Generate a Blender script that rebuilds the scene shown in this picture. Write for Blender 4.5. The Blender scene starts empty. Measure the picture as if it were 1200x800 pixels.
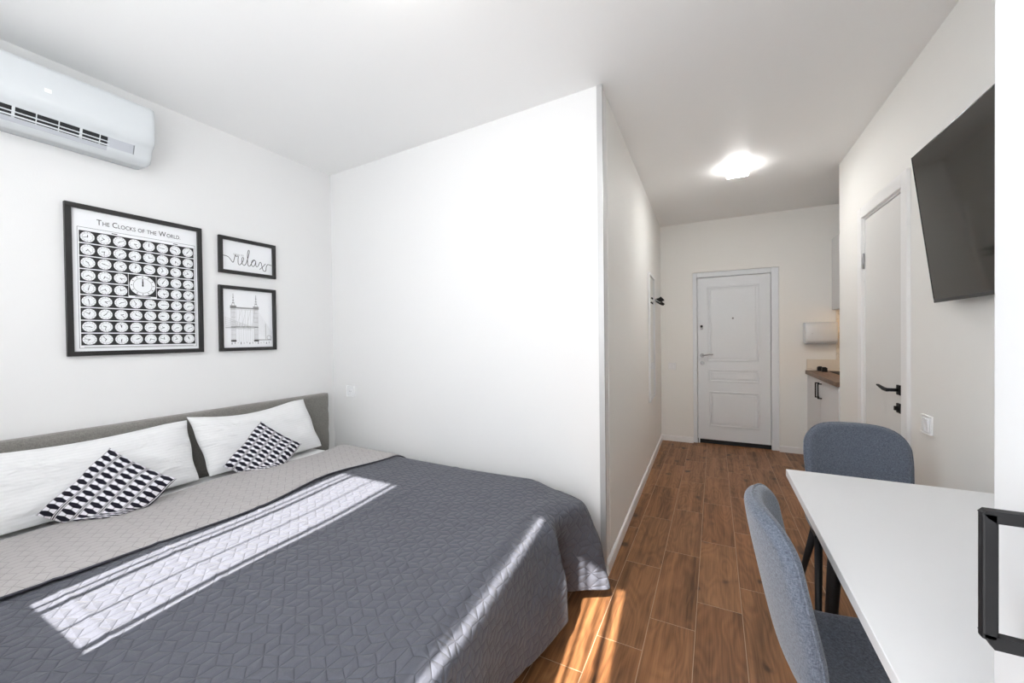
import bpy, bmesh, math, random
import numpy as np
from mathutils import Vector, Matrix

random.seed(7)
C = bpy.context.scene.collection
PI = math.pi

# ------------------------------------------------------------------ camera
F, YAW, PITCH, ROLL, CAMH = 461.2, 0.47497, -0.010883, -0.012038, 1.30
cy, sy = math.cos(YAW), math.sin(YAW)
fwd = Vector((-sy * math.cos(PITCH), cy * math.cos(PITCH), math.sin(PITCH)))
rgt = Vector((cy, sy, 0)); upv = rgt.cross(fwd)
r2 = rgt * math.cos(ROLL) + upv * math.sin(ROLL)
u2 = -rgt * math.sin(ROLL) + upv * math.cos(ROLL)
cam_d = bpy.data.cameras.new('camera'); cam_d.sensor_width = 36; cam_d.lens = F * 36 / 1200
cam_d.clip_start = 0.02
cam = bpy.data.objects.new('camera', cam_d); C.objects.link(cam)
M = Matrix.Identity(4)
for i in range(3):
    M[i][0] = r2[i]; M[i][1] = u2[i]; M[i][2] = -fwd[i]
M[0][3], M[1][3], M[2][3] = 0, 0, CAMH
cam.matrix_world = M
bpy.context.scene.camera = cam

# ------------------------------------------------------------------ material helpers
class NT:
    def __init__(s, name):
        s.m = bpy.data.materials.new(name); s.m.use_nodes = True
        s.t = s.m.node_tree; s.b = s.t.nodes['Principled BSDF']
    def n(s, kind, **kw):
        nd = s.t.nodes.new(kind)
        for k, v in kw.items(): setattr(nd, k, v)
        return nd
    def link(s, a, b): s.t.links.new(a, b)
    def put(s, sock, v):
        if hasattr(v, 'is_output') or hasattr(v, 'links'): s.link(v, sock)
        else: sock.default_value = v
    def math(s, op, a, b=None, c=None, clamp=False):
        nd = s.n('ShaderNodeMath', operation=op, use_clamp=clamp)
        s.put(nd.inputs[0], a)
        if b is not None: s.put(nd.inputs[1], b)
        if c is not None: s.put(nd.inputs[2], c)
        return nd.outputs[0]
    def mix(s, f, a, b):
        nd = s.n('ShaderNodeMix', data_type='RGBA')
        s.put(nd.inputs[0], f); s.put(nd.inputs[6], a); s.put(nd.inputs[7], b)
        return nd.outputs[2]
    def noise(s, vec, scale, detail=2, rough=0.5, dist=0.0):
        nd = s.n('ShaderNodeTexNoise'); nd.inputs['Scale'].default_value = scale
        nd.inputs['Detail'].default_value = detail; nd.inputs['Roughness'].default_value = rough
        nd.inputs['Distortion'].default_value = dist
        if vec is not None: s.link(vec, nd.inputs['Vector'])
        return nd.outputs[0]
    def coord(s, which='Object'): return s.n('ShaderNodeTexCoord').outputs[which]
    def pos(s): return s.n('ShaderNodeNewGeometry').outputs['Position']
    def sep(s, v):
        nd = s.n('ShaderNodeSeparateXYZ'); s.link(v, nd.inputs[0]); return nd.outputs
    def comb(s, x, y, z=0.0):
        nd = s.n('ShaderNodeCombineXYZ'); s.put(nd.inputs[0], x); s.put(nd.inputs[1], y); s.put(nd.inputs[2], z); return nd.outputs[0]
    def bump(s, h, strength=0.5, dist=0.01):
        nd = s.n('ShaderNodeBump'); nd.inputs['Strength'].default_value = strength; nd.inputs['Distance'].default_value = dist
        s.link(h, nd.inputs['Height']); s.link(nd.outputs[0], s.b.inputs['Normal'])
    def set(s, color=None, rough=None, metal=None, spec=None, **kw):
        if color is not None: s.put(s.b.inputs['Base Color'], color)
        if rough is not None: s.put(s.b.inputs['Roughness'], rough)
        if metal is not None: s.put(s.b.inputs['Metallic'], metal)
        if spec is not None: s.put(s.b.inputs['Specular IOR Level'], spec)
        for k, v in kw.items(): s.put(s.b.inputs[k], v)
        return s.m

def lin(r, g, b):
    f = lambda c: (c / 255 / 12.92) if c / 255 <= 0.04045 else ((c / 255 + 0.055) / 1.055) ** 2.4
    return (f(r), f(g), f(b), 1)

def simple(name, rgb, rough=0.5, metal=0.0, spec=0.5, var=0.03, scale=30, bumpd=0.0, bscale=200):
    t = NT(name); p = t.coord()
    nz = t.noise(p, scale, 3)
    a = tuple(c * (1 - var) for c in rgb[:3]) + (1,); b = tuple(min(1, c * (1 + var)) for c in rgb[:3]) + (1,)
    t.set(t.mix(nz, a, b), rough, metal, spec)
    if bumpd:
        t.bump(t.noise(p, bscale, 2), 0.6, bumpd)
    return t.m

def m_paint(name, rgb, rough=0.6):
    t = NT(name); p = t.pos()
    nz = t.noise(p, 1.3, 2)
    t.set(t.mix(nz, tuple(c * 0.985 for c in rgb[:3]) + (1,), rgb), rough, 0, 0.3)
    t.bump(t.noise(p, 160, 3), 0.12, 0.002)
    return t.m

MAT = {}
MAT['wall'] = m_paint('white wall paint', (0.80, 0.80, 0.797, 1))
MAT['wallhall'] = m_paint('warm white wall paint', (0.84, 0.835, 0.81, 1))
MAT['ceiling'] = m_paint('matte ceiling', (0.86, 0.86, 0.855, 1), 0.45)
MAT['trim'] = simple('white satin trim', (0.85, 0.85, 0.85), 0.35, var=0.01)
MAT['doorwhite'] = simple('cool white door lacquer', (0.76, 0.79, 0.82), 0.4, var=0.01)
MAT['doorgrey'] = simple('off white door lacquer', (0.71, 0.705, 0.69), 0.4, var=0.01)
MAT['plastic'] = simple('white plastic', (0.86, 0.87, 0.88), 0.25, var=0.01)
MAT['acwhite'] = simple('glossy cool white plastic', (0.66, 0.69, 0.71), 0.22, var=0.01)
MAT['dispenser'] = simple('cool grey white plastic', (0.66, 0.69, 0.72), 0.3, var=0.01)
MAT['acgrey'] = simple('blue grey plastic', (0.48, 0.50, 0.54), 0.4, var=0.02)
MAT['greyplastic'] = simple('light grey plastic', (0.45, 0.46, 0.48), 0.4, var=0.02)
MAT['black'] = simple('matte black metal', (0.007, 0.007, 0.008), 0.55, 0.0, 0.3, var=0.1)
MAT['blackwood'] = simple('black frame wood', (0.016, 0.015, 0.015), 0.45, var=0.2, scale=60)
MAT['dark'] = simple('dark cavity', (0.012, 0.013, 0.016), 0.7)
MAT['chrome'] = simple('brushed chrome', (0.42, 0.42, 0.43), 0.38, 1.0)
MAT['alu'] = simple('aluminium trim', (0.50, 0.50, 0.50), 0.45, 0.4)
MAT['paper'] = simple('art paper', (0.84, 0.85, 0.87), 0.5, var=0.01)
MAT['ink'] = simple('black ink', (0.014, 0.014, 0.014), 0.6)
MAT['greyink'] = simple('grey ink', (0.35, 0.35, 0.35), 0.6)
MAT['paleink'] = simple('pale grey ink', (0.58, 0.58, 0.58), 0.6)
MAT['table'] = simple('white laminate', (0.80, 0.81, 0.83), 0.38, var=0.012, scale=6)
MAT['wardrobe'] = simple('white wardrobe lacquer', (0.70, 0.715, 0.73), 0.4, var=0.008)
MAT['cabinet'] = simple('pale grey cabinet front', (0.70, 0.70, 0.71), 0.4, var=0.01)
MAT['mattress'] = simple('white mattress ticking', (0.8, 0.8, 0.8), 0.9, var=0.03, bumpd=0.002, bscale=90)
MAT['mirror'] = simple('mirror glass', (0.85, 0.87, 0.87), 0.02, 1.0, var=0.0)
MAT['mirrorframe'] = simple('silver white frame', (0.78, 0.79, 0.80), 0.3, var=0.01)

def m_tv():
    t = NT('tv screen'); p = t.coord()
    t.set(t.mix(t.noise(p, 3, 1), (0.013, 0.0125, 0.011, 1), (0.016, 0.0155, 0.014, 1)), 0.07, 0, 0.6)
    return t.m
MAT['tvscreen'] = m_tv()
MAT['tvbezel'] = simple('dark grey bezel', (0.05, 0.055, 0.06), 0.25, 0.6)

def m_emit(name, rgb, s):
    t = NT(name); p = t.coord()
    t.set((0.9, 0.9, 0.9, 1), 0.4)
    t.put(t.b.inputs['Emission Color'], rgb); t.put(t.b.inputs['Emission Strength'], s)
    return t.m
MAT['lamp'] = m_emit('lit lamp glass', (1, 0.985, 0.965, 1), 26)
MAT['lampdown'] = m_emit('lit lamp diffuser', (1, 0.985, 0.965, 1), 165)
MAT['lampdim'] = m_emit('dimmer lit lamp glass', (1, 0.985, 0.965, 1), 30)
MAT['led'] = m_emit('warm led strip', (1, 0.62, 0.28, 1), 15)

def m_fabric(name, c1, c2, scale=420, rough=0.95, bd=0.0015, sheen=0.3):
    t = NT(name); p = t.coord()
    mp = t.n('ShaderNodeMapping'); mp.inputs['Scale'].default_value = (1, 1, 0.35); t.link(p, mp.inputs[0])
    mq = t.n('ShaderNodeMapping'); mq.inputs['Scale'].default_value = (0.35, 0.35, 1); t.link(p, mq.inputs[0])
    a = t.noise(mp.outputs[0], scale, 2, 0.6); b = t.noise(mq.outputs[0], scale, 2, 0.6)
    f = t.math('MULTIPLY_ADD', a, 2.4, -0.75, clamp=True); g = t.math('MULTIPLY_ADD', b, 2.4, -0.75, clamp=True)
    h = t.math('MULTIPLY', t.math('ADD', f, g), 0.5)
    t.set(t.mix(h, c1, c2), rough, 0, 0.2); t.put(t.b.inputs['Sheen Weight'], sheen)
    t.bump(h, 0.6, bd)
    return t.m
MAT['chair'] = m_fabric('blue grey chair tweed', lin(62, 69, 82), lin(126, 134, 148))
MAT['headboard'] = m_fabric('warm grey headboard weave', lin(108, 106, 102), lin(146, 143, 138), 300)
MAT['bedbase'] = m_fabric('grey bed base weave', lin(96, 94, 92), lin(130, 127, 124), 300)

def rhomb_edge(t, u, v, side, rot):
    """distance to the nearest seam of a tumbling-block quilting, in metres"""
    c, s_ = math.cos(rot), math.sin(rot)
    x = t.math('DIVIDE', t.math('ADD', t.math('MULTIPLY', u, c), t.math('MULTIPLY', v, s_)), side)
    y = t.math('DIVIDE', t.math('SUBTRACT', t.math('MULTIPLY', v, c), t.math('MULTIPLY', u, s_)), side)
    # triangular-lattice rhombille: three families of lines, each drawn on two of every three strips
    # hexagon centres: spacing sqrt3 along x, 1.5 along y
    SX, SY = math.sqrt(3), 1.5
    def local(ox, oy):
        px = t.math('SUBTRACT', x, ox); py = t.math('SUBTRACT', y, oy)
        lx = t.math('SUBTRACT', t.math('FLOORED_MODULO', t.math('ADD', px, SX / 2), SX), SX / 2)
        ly = t.math('SUBTRACT', t.math('FLOORED_MODULO', t.math('ADD', py, SY), 2 * SY), SY)
        return lx, ly
    ax, ay = local(0, 0); bx, by = local(SX / 2, SY)
    da = t.math('ADD', t.math('MULTIPLY', ax, ax), t.math('MULTIPLY', ay, ay))
    db = t.math('ADD', t.math('MULTIPLY', bx, bx), t.math('MULTIPLY', by, by))
    f = t.math('LESS_THAN', db, da)
    def sel(p, q): return t.math('ADD', p, t.math('MULTIPLY', f, t.math('SUBTRACT', q, p)))
    lx, ly = sel(ax, bx), sel(ay, by)
    # in-hexagon: u_k = p.d_k for spokes at 30, 150, 270 degrees
    dots = []
    for ang in (30, 150, 270):
        a = math.radians(ang)
        dots.append(t.math('ADD', t.math('MULTIPLY', lx, math.cos(a)), t.math('MULTIPLY', ly, math.sin(a))))
    # rhomb opposite spoke k is where dots[k] is smallest; p = s*d_i + q*d_j, with s = (2/3)*(2*di + dj)
    mn = t.math('MINIMUM', t.math('MINIMUM', dots[0], dots[1]), dots[2])
    mx = t.math('MAXIMUM', t.math('MAXIMUM', dots[0], dots[1]), dots[2])
    # dots sum to 0 so mid = -(mn+mx)
    md = t.math('MULTIPLY', t.math('ADD', mn, mx), -1)
    s1 = t.math('MULTIPLY', t.math('ADD', t.math('MULTIPLY', mx, 2), md), 2 / 3)
    s2 = t.math('MULTIPLY', t.math('ADD', t.math('MULTIPLY', md, 2), mx), 2 / 3)
    e = t.math('MINIMUM', t.math('MINIMUM', s2, t.math('SUBTRACT', 1, s1)), t.math('MINIMUM', s1, t.math('SUBTRACT', 1, s2)))
    return t.math('MULTIPLY', t.math('MAXIMUM', e, 0), side * 0.866)

def m_quilt(name, c1, c2, seam, bd, puff=True, sat=0.4):
    t = NT(name); uv = t.sep(t.coord('UV'))
    u, v = uv[0], uv[1]
    nz = t.noise(t.coord('UV'), 9, 2)
    w1 = t.math('MULTIPLY_ADD', nz, 0.004, -0.002)
    d = rhomb_edge(t, t.math('ADD', u, w1), t.math('ADD', v, w1), 0.0385, math.radians(-5))
    k = t.math('DIVIDE', d, 0.013, clamp=True)
    h = t.math('POWER', k, 0.45)
    wr = t.noise(t.coord('UV'), 60, 3, 0.6)
    hh = t.math('ADD', t.math('ADD', h, t.math('MULTIPLY', wr, 0.35)), t.math('MULTIPLY', t.noise(t.coord('UV'), 11, 2, 0.5), 2.2))
    line = t.math('LESS_THAN', d, 0.0011)
    fine = t.noise(t.coord('UV'), 900, 2)
    base = t.mix(fine, c1, c2)
    t.set(t.mix(t.math('MULTIPLY', line, 0.7), base, seam), 0.75, 0, 0.25)
    t.put(t.b.inputs['Sheen Weight'], sat); t.put(t.b.inputs['Sheen Roughness'], 0.5)
    t.bump(hh, 1.0, bd)
    return t.m
MAT['quilt'] = m_quilt('charcoal quilted microfibre', lin(77, 79, 88), lin(91, 93, 102), lin(60, 62, 71), 0.0042, sat=0.12)
MAT['quiltgrey'] = m_quilt('pale grey quilted microfibre', lin(168, 164, 163), lin(180, 176, 175), lin(132, 128, 127), 0.0012, sat=0.1)
MAT['quiltpipe'] = simple('charcoal binding', lin(60, 60, 68)[:3], 0.8)

def m_satin(name):
    t = NT(name); uv = t.sep(t.coord('UV'))
    st = t.math('LESS_THAN', t.math('FRACT', t.math('MULTIPLY', uv[1], 24)), 0.5)
    t.set(t.mix(st, (0.785, 0.79, 0.795, 1), (0.81, 0.815, 0.82, 1)), t.math('MULTIPLY_ADD', st, -0.25, 0.75), 0, 0.3)
    nz = t.noise(t.coord('UV'), 5, 3, 0.5, 0.6)
    t.bump(t.math('ADD', nz, t.math('MULTIPLY', st, 0.012)), 0.8, 0.03)
    return t.m
MAT['pillow'] = m_satin('white striped satin')

def m_geo(name):
    t = NT(name); uv = t.sep(t.coord('UV'))
    N, R = 5.0, 11.0
    cu = t.math('SUBTRACT', t.math('FRACT', t.math('MULTIPLY', uv[0], N)), 0.5)
    au = t.math('ABSOLUTE', cu)
    fv = t.math('ABSOLUTE', t.math('SUBTRACT', t.math('FRACT', t.math('MULTIPLY', uv[1], R)), 0.5))
    th = t.math('MULTIPLY_ADD', au, -0.46, 0.36)
    blk = t.math('LESS_THAN', fv, th)
    mid = t.math('LESS_THAN', au, 0.018)
    e1 = t.math('GREATER_THAN', au, 0.375); e2 = t.math('GREATER_THAN', au, 0.415); e3 = t.math('GREATER_THAN', au, 0.465)
    b = t.math('MAXIMUM', blk, mid)
    b = t.math('MAXIMUM', b, e1)                      # black line
    b = t.math('MULTIPLY', b, t.math('SUBTRACT', 1, e2))  # white line
    b = t.math('MAXIMUM', b, e3)                      # black centre line
    t.set(t.mix(b, (0.78, 0.77, 0.82, 1), (0.012, 0.011, 0.02, 1)), 0.85, 0, 0.2)
    t.bump(t.noise(t.coord('UV'), 250, 2), 0.4, 0.002)
    return t.m
MAT['cushion'] = m_geo('black and white geometric print')

def m_floor():
    t = NT('wood look floor tiles'); p = t.sep(t.pos())
    W, L = 0.19, 0.64
    kx = t.math('DIVIDE', t.math('ADD', p[0], 0.462), W)
    k = t.math('FLOOR', kx); fx = t.math('FRACT', kx)
    ky = t.math('DIVIDE', t.math('SUBTRACT', t.math('SUBTRACT', p[1], 2.312), t.math('MULTIPLY', k, 0.2133)), L)
    j = t.math('FLOOR', ky); fy = t.math('FRACT', ky)
    ex = t.math('MULTIPLY', t.math('MINIMUM', fx, t.math('SUBTRACT', 1, fx)), W)
    ey = t.math('MULTIPLY', t.math('MINIMUM', fy, t.math('SUBTRACT', 1, fy)), L)
    e = t.math('MINIMUM', ex, ey)
    wn = t.n('ShaderNodeTexWhiteNoise', noise_dimensions='2D'); t.link(t.comb(k, j), wn.inputs['Vector'])
    rv, rc = wn.outputs['Value'], t.sep(wn.outputs['Color'])
    off = t.math('MULTIPLY', rv, 40)
    def V(sx, sy): return t.comb(t.math('MULTIPLY', t.math('ADD', p[0], off), sx), t.math('MULTIPLY', t.math('ADD', p[1], off), sy), off)
    warp = t.noise(V(5, 2.2), 1, 2, 0.5)
    # cathedral figure: contour lines of a field stretched along the plank
    fld = t.math('ADD', t.noise(V(9, 1.5), 1, 1.5, 0.45, 0.4), t.math('MULTIPLY', warp, 0.35))
    ring = t.math('ABSOLUTE', t.math('SUBTRACT', t.math('FRACT', t.math('MULTIPLY', fld, 11)), 0.5))
    band = t.noise(V(26, 0.9), 1, 3, 0.55, 0.3)
    fine = t.noise(V(170, 5), 1, 3, 0.6)
    big = t.noise(V(7, 1.1), 1, 2, 0.5)
    nk = t.noise(V(13, 9), 1, 0.5)
    knot = t.math('MULTIPLY_ADD', nk, 14.0, -10.2, clamp=True)
    halo = t.math('MULTIPLY_ADD', nk, 6.0, -3.8, clamp=True)
    g = t.math('ADD', t.math('MULTIPLY', band, 0.55), t.math('ADD', t.math('MULTIPLY', ring, 0.20), t.math('ADD', t.math('MULTIPLY', fine, 0.38), t.math('MULTIPLY', big, 0.45))))
    g = t.math('MULTIPLY_ADD', g, 2.7, -1.42, clamp=True)
    col = t.mix(g, lin(80, 50, 28), lin(158, 108, 68))
    col = t.mix(t.math('MULTIPLY', rc[0], 0.55), col, t.mix(g, lin(94, 64, 40), lin(164, 120, 82)))
    col = t.mix(t.math('MULTIPLY', rc[1], 0.35), col, t.mix(g, lin(74, 45, 26), lin(140, 92, 57)))
    col = t.mix(t.math('MULTIPLY', halo, 0.35), col, lin(84, 54, 34))
    col = t.mix(t.math('MULTIPLY', knot, 0.8), col, lin(48, 31, 20))
    gr = t.math('LESS_THAN', e, 0.0012)
    col = t.mix(gr, col, lin(186, 158, 132))
    t.set(col, t.math('MULTIPLY_ADD', g, -0.1, 0.48), 0, 0.35)
    hh = t.math('ADD', t.math('DIVIDE', e, 0.003, clamp=True), t.math('MULTIPLY', g, 0.15))
    t.bump(hh, 0.5, 0.0012)
    return t.m
MAT['floor'] = m_floor()

def m_worktop():
    t = NT('brown wood worktop'); p = t.sep(t.pos())
    g = t.noise(t.comb(t.math('MULTIPLY', p[0], 8), t.math('MULTIPLY', p[1], 0.8), t.math('MULTIPLY', p[2], 8)), 6, 4, 0.6, 0.5)
    t.set(t.mix(t.math('MULTIPLY_ADD', g, 2, -0.5, clamp=True), lin(86, 66, 54), lin(140, 114, 96)), 0.5)
    return t.m
MAT['worktop'] = m_worktop()

def m_marble():
    t = NT('veined backsplash'); p = t.pos()
    n1 = t.noise(p, 3.5, 4, 0.55, 1.2)
    vein = t.math('SUBTRACT', 1, t.math('MULTIPLY', t.math('ABSOLUTE', t.math('SUBTRACT', n1, 0.5)), 70), clamp=True)
    t.set(t.mix(t.math('MULTIPLY', vein, 0.4), lin(226, 218, 206), lin(120, 110, 104)), 0.25)
    return t.m
MAT['marble'] = m_marble()

def m_sheer():
    m = bpy.data.materials.new('white sheer fabric'); m.use_nodes = True
    nt = m.node_tree; nt.nodes.clear()
    out = nt.nodes.new('ShaderNodeOutputMaterial')
    d = nt.nodes.new('ShaderNodeBsdfDiffuse'); tr = nt.nodes.new('ShaderNodeBsdfTranslucent'); mx = nt.nodes.new('ShaderNodeMixShader')
    tc = nt.nodes.new('ShaderNodeTexCoord'); nz = nt.nodes.new('ShaderNodeTexNoise'); nz.inputs['Scale'].default_value = 300
    rp = nt.nodes.new('ShaderNodeMix'); rp.data_type = 'RGBA'
    rp.inputs[6].default_value = (0.9, 0.91, 0.93, 1); rp.inputs[7].default_value = (0.95, 0.955, 0.96, 1)
    nt.links.new(tc.outputs['Object'], nz.inputs['Vector']); nt.links.new(nz.outputs[0], rp.inputs[0])
    for b in (d, tr): nt.links.new(rp.outputs[2], b.inputs['Color'])
    mx.inputs[0].default_value = 0.62
    nt.links.new(d.outputs[0], mx.inputs[1]); nt.links.new(tr.outputs[0], mx.inputs[2]); nt.links.new(mx.outputs[0], out.inputs[0])
    return m
MAT['sheer'] = m_sheer()

# ------------------------------------------------------------------ mesh helpers
class MB:
    """collects shapes into ONE mesh"""
    def __init__(s): s.bm = bmesh.new(); s.mats = []; s.uv = None
    def mi(s, m):
        if m not in s.mats: s.mats.append(m)
        return s.mats.index(m)
    def _tag(s, faces, m, smooth=False):
        i = s.mi(m)
        for f in faces: f.material_index = i; f.smooth = smooth
    def box(s, x0, x1, y0, y1, z0, z1, m, bev=0.0, seg=2, mat4=None):
        r = bmesh.ops.create_cube(s.bm, size=1.0)
        vs = r['verts']
        for v in vs:
            v.co = Vector(((x0 + x1) / 2 + v.co.x * (x1 - x0), (y0 + y1) / 2 + v.co.y * (y1 - y0), (z0 + z1) / 2 + v.co.z * (z1 - z0)))
        if mat4 is not None:
            for v in vs: v.co = mat4 @ v.co
        fs = list({f for v in vs for f in v.link_faces})
        s._tag(fs, m)
        if bev:
            es = list({e for v in vs for e in v.link_edges})
            rb = bmesh.ops.bevel(s.bm, geom=es, offset=bev, segments=seg, profile=0.5, affect='EDGES')
            s._tag(rb['faces'], m, False)
        return s
    def cone(s, p0, p1, r0, r1, m, n=16, cap=True):
        p0, p1 = Vector(p0), Vector(p1); d = (p1 - p0).normalized()
        a = d.orthogonal().normalized(); b = d.cross(a)
        A = [s.bm.verts.new(p0 + (a * math.cos(2 * PI * i / n) + b * math.sin(2 * PI * i / n)) * r0) for i in range(n)]
        B = [s.bm.verts.new(p1 + (a * math.cos(2 * PI * i / n) + b * math.sin(2 * PI * i / n)) * r1) for i in range(n)]
        fs = [s.bm.faces.new((A[i], A[(i + 1) % n], B[(i + 1) % n], B[i])) for i in range(n)]
        s._tag(fs, m, True)
        if cap: s._tag([s.bm.faces.new(A[::-1]), s.bm.faces.new(B)], m)
        return s
    def tube(s, pts, r, m, n=8, closed=False):
        pts = [Vector(p) for p in pts]; rings = []; N = len(pts)
        prev = None
        for i, p in enumerate(pts):
            d = (pts[min(i + 1, N - 1)] - pts[max(i - 1, 0)]).normalized()
            a = (prev - d * prev.dot(d)).normalized() if prev is not None else d.orthogonal().normalized()
            prev = a; b = d.cross(a)
            rr = r[i] if isinstance(r, (list, tuple)) else r
            rings.append([s.bm.verts.new(p + (a * math.cos(2 * PI * k / n) + b * math.sin(2 * PI * k / n)) * rr) for k in range(n)])
        fs = []
        for q in range(N - 1):
            for k in range(n): fs.append(s.bm.faces.new((rings[q][k], rings[q][(k + 1) % n], rings[q + 1][(k + 1) % n], rings[q + 1][k])))
        s._tag(fs, m, True)
        s._tag([s.bm.faces.new(rings[0][::-1]), s.bm.faces.new(rings[-1])], m)
        return s
    def prism(s, poly, axis, a0, a1, m, smooth=False):
        """extrude a 2-D outline along an axis: 'x' takes (y,z), 'y' takes (x,z), 'z' takes (x,y)"""
        def P(q, a): return {'x': (a, q[0], q[1]), 'y': (q[0], a, q[1]), 'z': (q[0], q[1], a)}[axis]
        A = [s.bm.verts.new(P(q, a0)) for q in poly]; B = [s.bm.verts.new(P(q, a1)) for q in poly]; n = len(poly)
        fs = [s.bm.faces.new((A[i], A[(i + 1) % n], B[(i + 1) % n], B[i])) for i in range(n)]
        s._tag(fs, m, smooth)
        s._tag([s.bm.faces.new(A[::-1]), s.bm.faces.new(B)], m)
        return s
    def ring_frame(s, y0, y1, z0, z1, w, x0, x1, m):
        """picture frame in the y-z plane, between x0 and x1 deep"""
        s.box(x0, x1, y0, y1, z1 - w, z1, m, 0.001, 1); s.box(x0, x1, y0, y1, z0, z0 + w, m, 0.001, 1)
        s.box(x0, x1, y0, y0 + w, z0 + w, z1 - w, m, 0.001, 1); s.box(x0, x1, y1 - w, y1, z0 + w, z1 - w, m, 0.001, 1)
        return s
    def quad(s, pts, m):
        s._tag([s.bm.faces.new([s.bm.verts.new(p) for p in pts])], m); return s
    def grid(s, P, m, uv=None, smooth=True):
        """P[i][j] -> point; optional uv[i][j]"""
        V = [[s.bm.verts.new(p) for p in row] for row in P]
        lay = None
        if uv is not None:
            lay = s.bm.loops.layers.uv.get('UVMap') or s.bm.loops.layers.uv.new('UVMap')
        idx = s.mi(m)
        for i in range(len(P) - 1):
            for j in range(len(P[0]) - 1):
                f = s.bm.faces.new((V[i][j], V[i + 1][j], V[i + 1][j + 1], V[i][j + 1]))
                f.smooth = smooth; f.material_index = idx
                if lay:
                    for l, (a, b) in zip(f.loops, ((i, j), (i + 1, j), (i + 1, j + 1), (i, j + 1))): l[lay].uv = uv[a][b]
        return V
    def build(s, name, parent=None, auto=False, fix=True):
        if fix: bmesh.ops.recalc_face_normals(s.bm, faces=s.bm.faces[:])
        me = bpy.data.meshes.new(name); s.bm.to_mesh(me); s.bm.free()
        for m in s.mats: me.materials.append(m)
        o = bpy.data.objects.new(name, me); C.objects.link(o)
        if parent is not None:
            o.parent = parent; o.matrix_parent_inverse = world_of(parent).inverted()
        return o

def world_of(o):
    m = o.matrix_basis.copy()
    if o.parent is not None: m = world_of(o.parent) @ o.matrix_parent_inverse @ m
    return m

def tag(o, label=None, cat=None, group=None, kind=None):
    if label: o['label'] = label
    if cat: o['category'] = cat
    if group: o['group'] = group
    if kind: o['kind'] = kind
    return o
def thing(name, loc, label, cat, group=None, rz=0.0):
    o = bpy.data.objects.new(name, None); C.objects.link(o)
    o.location = loc; o.rotation_euler = (0, 0, rz); o.empty_display_size = 0.1
    return tag(o, label, cat, group)
def struct(o, label, cat): return tag(o, label, cat, None, 'structure')
def kids(o): return [c for c in C.objects if c.parent is o]
def copy_tree(o, parent=None):
    c = o.copy(); C.objects.link(c); c.parent = parent
    for ch in kids(o): copy_tree(ch, c)
    return c
def subsurf(o, lv=1):
    md = o.modifiers.new('smooth', 'SUBSURF'); md.levels = lv; md.render_levels = lv; return o
def catmull(P, t):
    """P list of values (np arrays) at integer params"""
    n = len(P); t = min(max(t, 0), n - 1 - 1e-9); i = int(t); f = t - i
    p0, p1, p2, p3 = (P[max(i - 1, 0)], P[i], P[i + 1], P[min(i + 2, n - 1)])
    return 0.5 * ((2 * p1) + (p2 - p0) * f + (2 * p0 - 5 * p1 + 4 * p2 - p3) * f * f + (3 * p1 - p0 - 3 * p2 + p3) * f ** 3)

# ================================================================== SETTING
CZ = 2.645; XL = -2.80; XR = 0.892; YE = 5.204; YW = -0.20
NX, NY = 1.45, 4.0
HX0, HX1 = -0.530, -0.592           # hall wall: x at the corner, x at the entrance wall
PY0, PY1 = 2.110, 2.215             # partition face: y at the corner, y at the left wall
W = MAT['wall']; WH = MAT['wallhall']

o = MB().box(XL - .1, NX + .1, YW - .1, YE + .2, -0.1, 0, MAT['floor']).build('floor')
struct(o, 'brown wood look plank tile floor', 'floor')
o = MB().box(XL - .1, NX + .1, YW - .1, YE + .2, CZ, CZ + .1, MAT['ceiling']).build('ceiling')
struct(o, 'white matte ceiling', 'ceiling')
o = MB().box(XL - .1, XL, YW - .1, PY1 + .3, 0, CZ, W).build('wall_left')
struct(o, 'white wall above the bed headboard', 'wall')
o = MB().prism([(HX0, PY0), (XL - .0, PY1), (XL - .0, PY1 + .12), (HX0 - .004, PY0 + .12)], 'z', 0, CZ, W).build('wall_back')
struct(o, 'blank white partition wall beside the bed', 'wall')
o = MB().prism([(HX0 - .002, PY0 + .12), (HX1, YE), (HX1 - .12, YE), (HX0 - .12, PY0 + .12)], 'z', 0, CZ, WH).build('wall_hall')
struct(o, 'side wall of the entrance hall with the mirror', 'wall')
# entrance wall with the door opening
DX0, DX1, DZ = -0.230, 0.636, 2.043
b = MB()
b.box(HX1 - .12, DX0, YE, YE + .2, 0, CZ, WH); b.box(DX1, NX + .1, YE, YE + .2, 0, CZ, WH); b.box(DX0, DX1, YE, YE + .2, DZ, CZ, WH)
b.box(DX0, DX1, YE + .14, YE + .2, 0, DZ, WH)
o = b.build('wall_entrance'); struct(o, 'wall holding the white entrance door', 'wall')
# right wall with the interior door opening
OY0, OY1, OZ = 2.79, 3.425, 2.065
b = MB()
b.box(XR, XR + .12, YW - .1, OY0, 0, CZ, WH); b.box(XR, XR + .12, OY1, NY, 0, CZ, WH); b.box(XR, XR + .12, OY0, OY1, OZ, CZ, WH)
b.box(XR + .06, XR + .12, OY0, OY1, 0, OZ, WH)
o = b.build('wall_right'); struct(o, 'wall with the television and the interior door', 'wall')
o = MB().box(XR + .12, NX + .1, NY - .12, NY, 0, CZ, WH).build('wall_niche'); struct(o, 'short return wall of the kitchen niche', 'wall')
o = MB().box(NX, NX + .1, NY, YE, 0, CZ, WH).build('wall_kitchen'); struct(o, 'back wall of the kitchen niche', 'wall')
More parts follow.
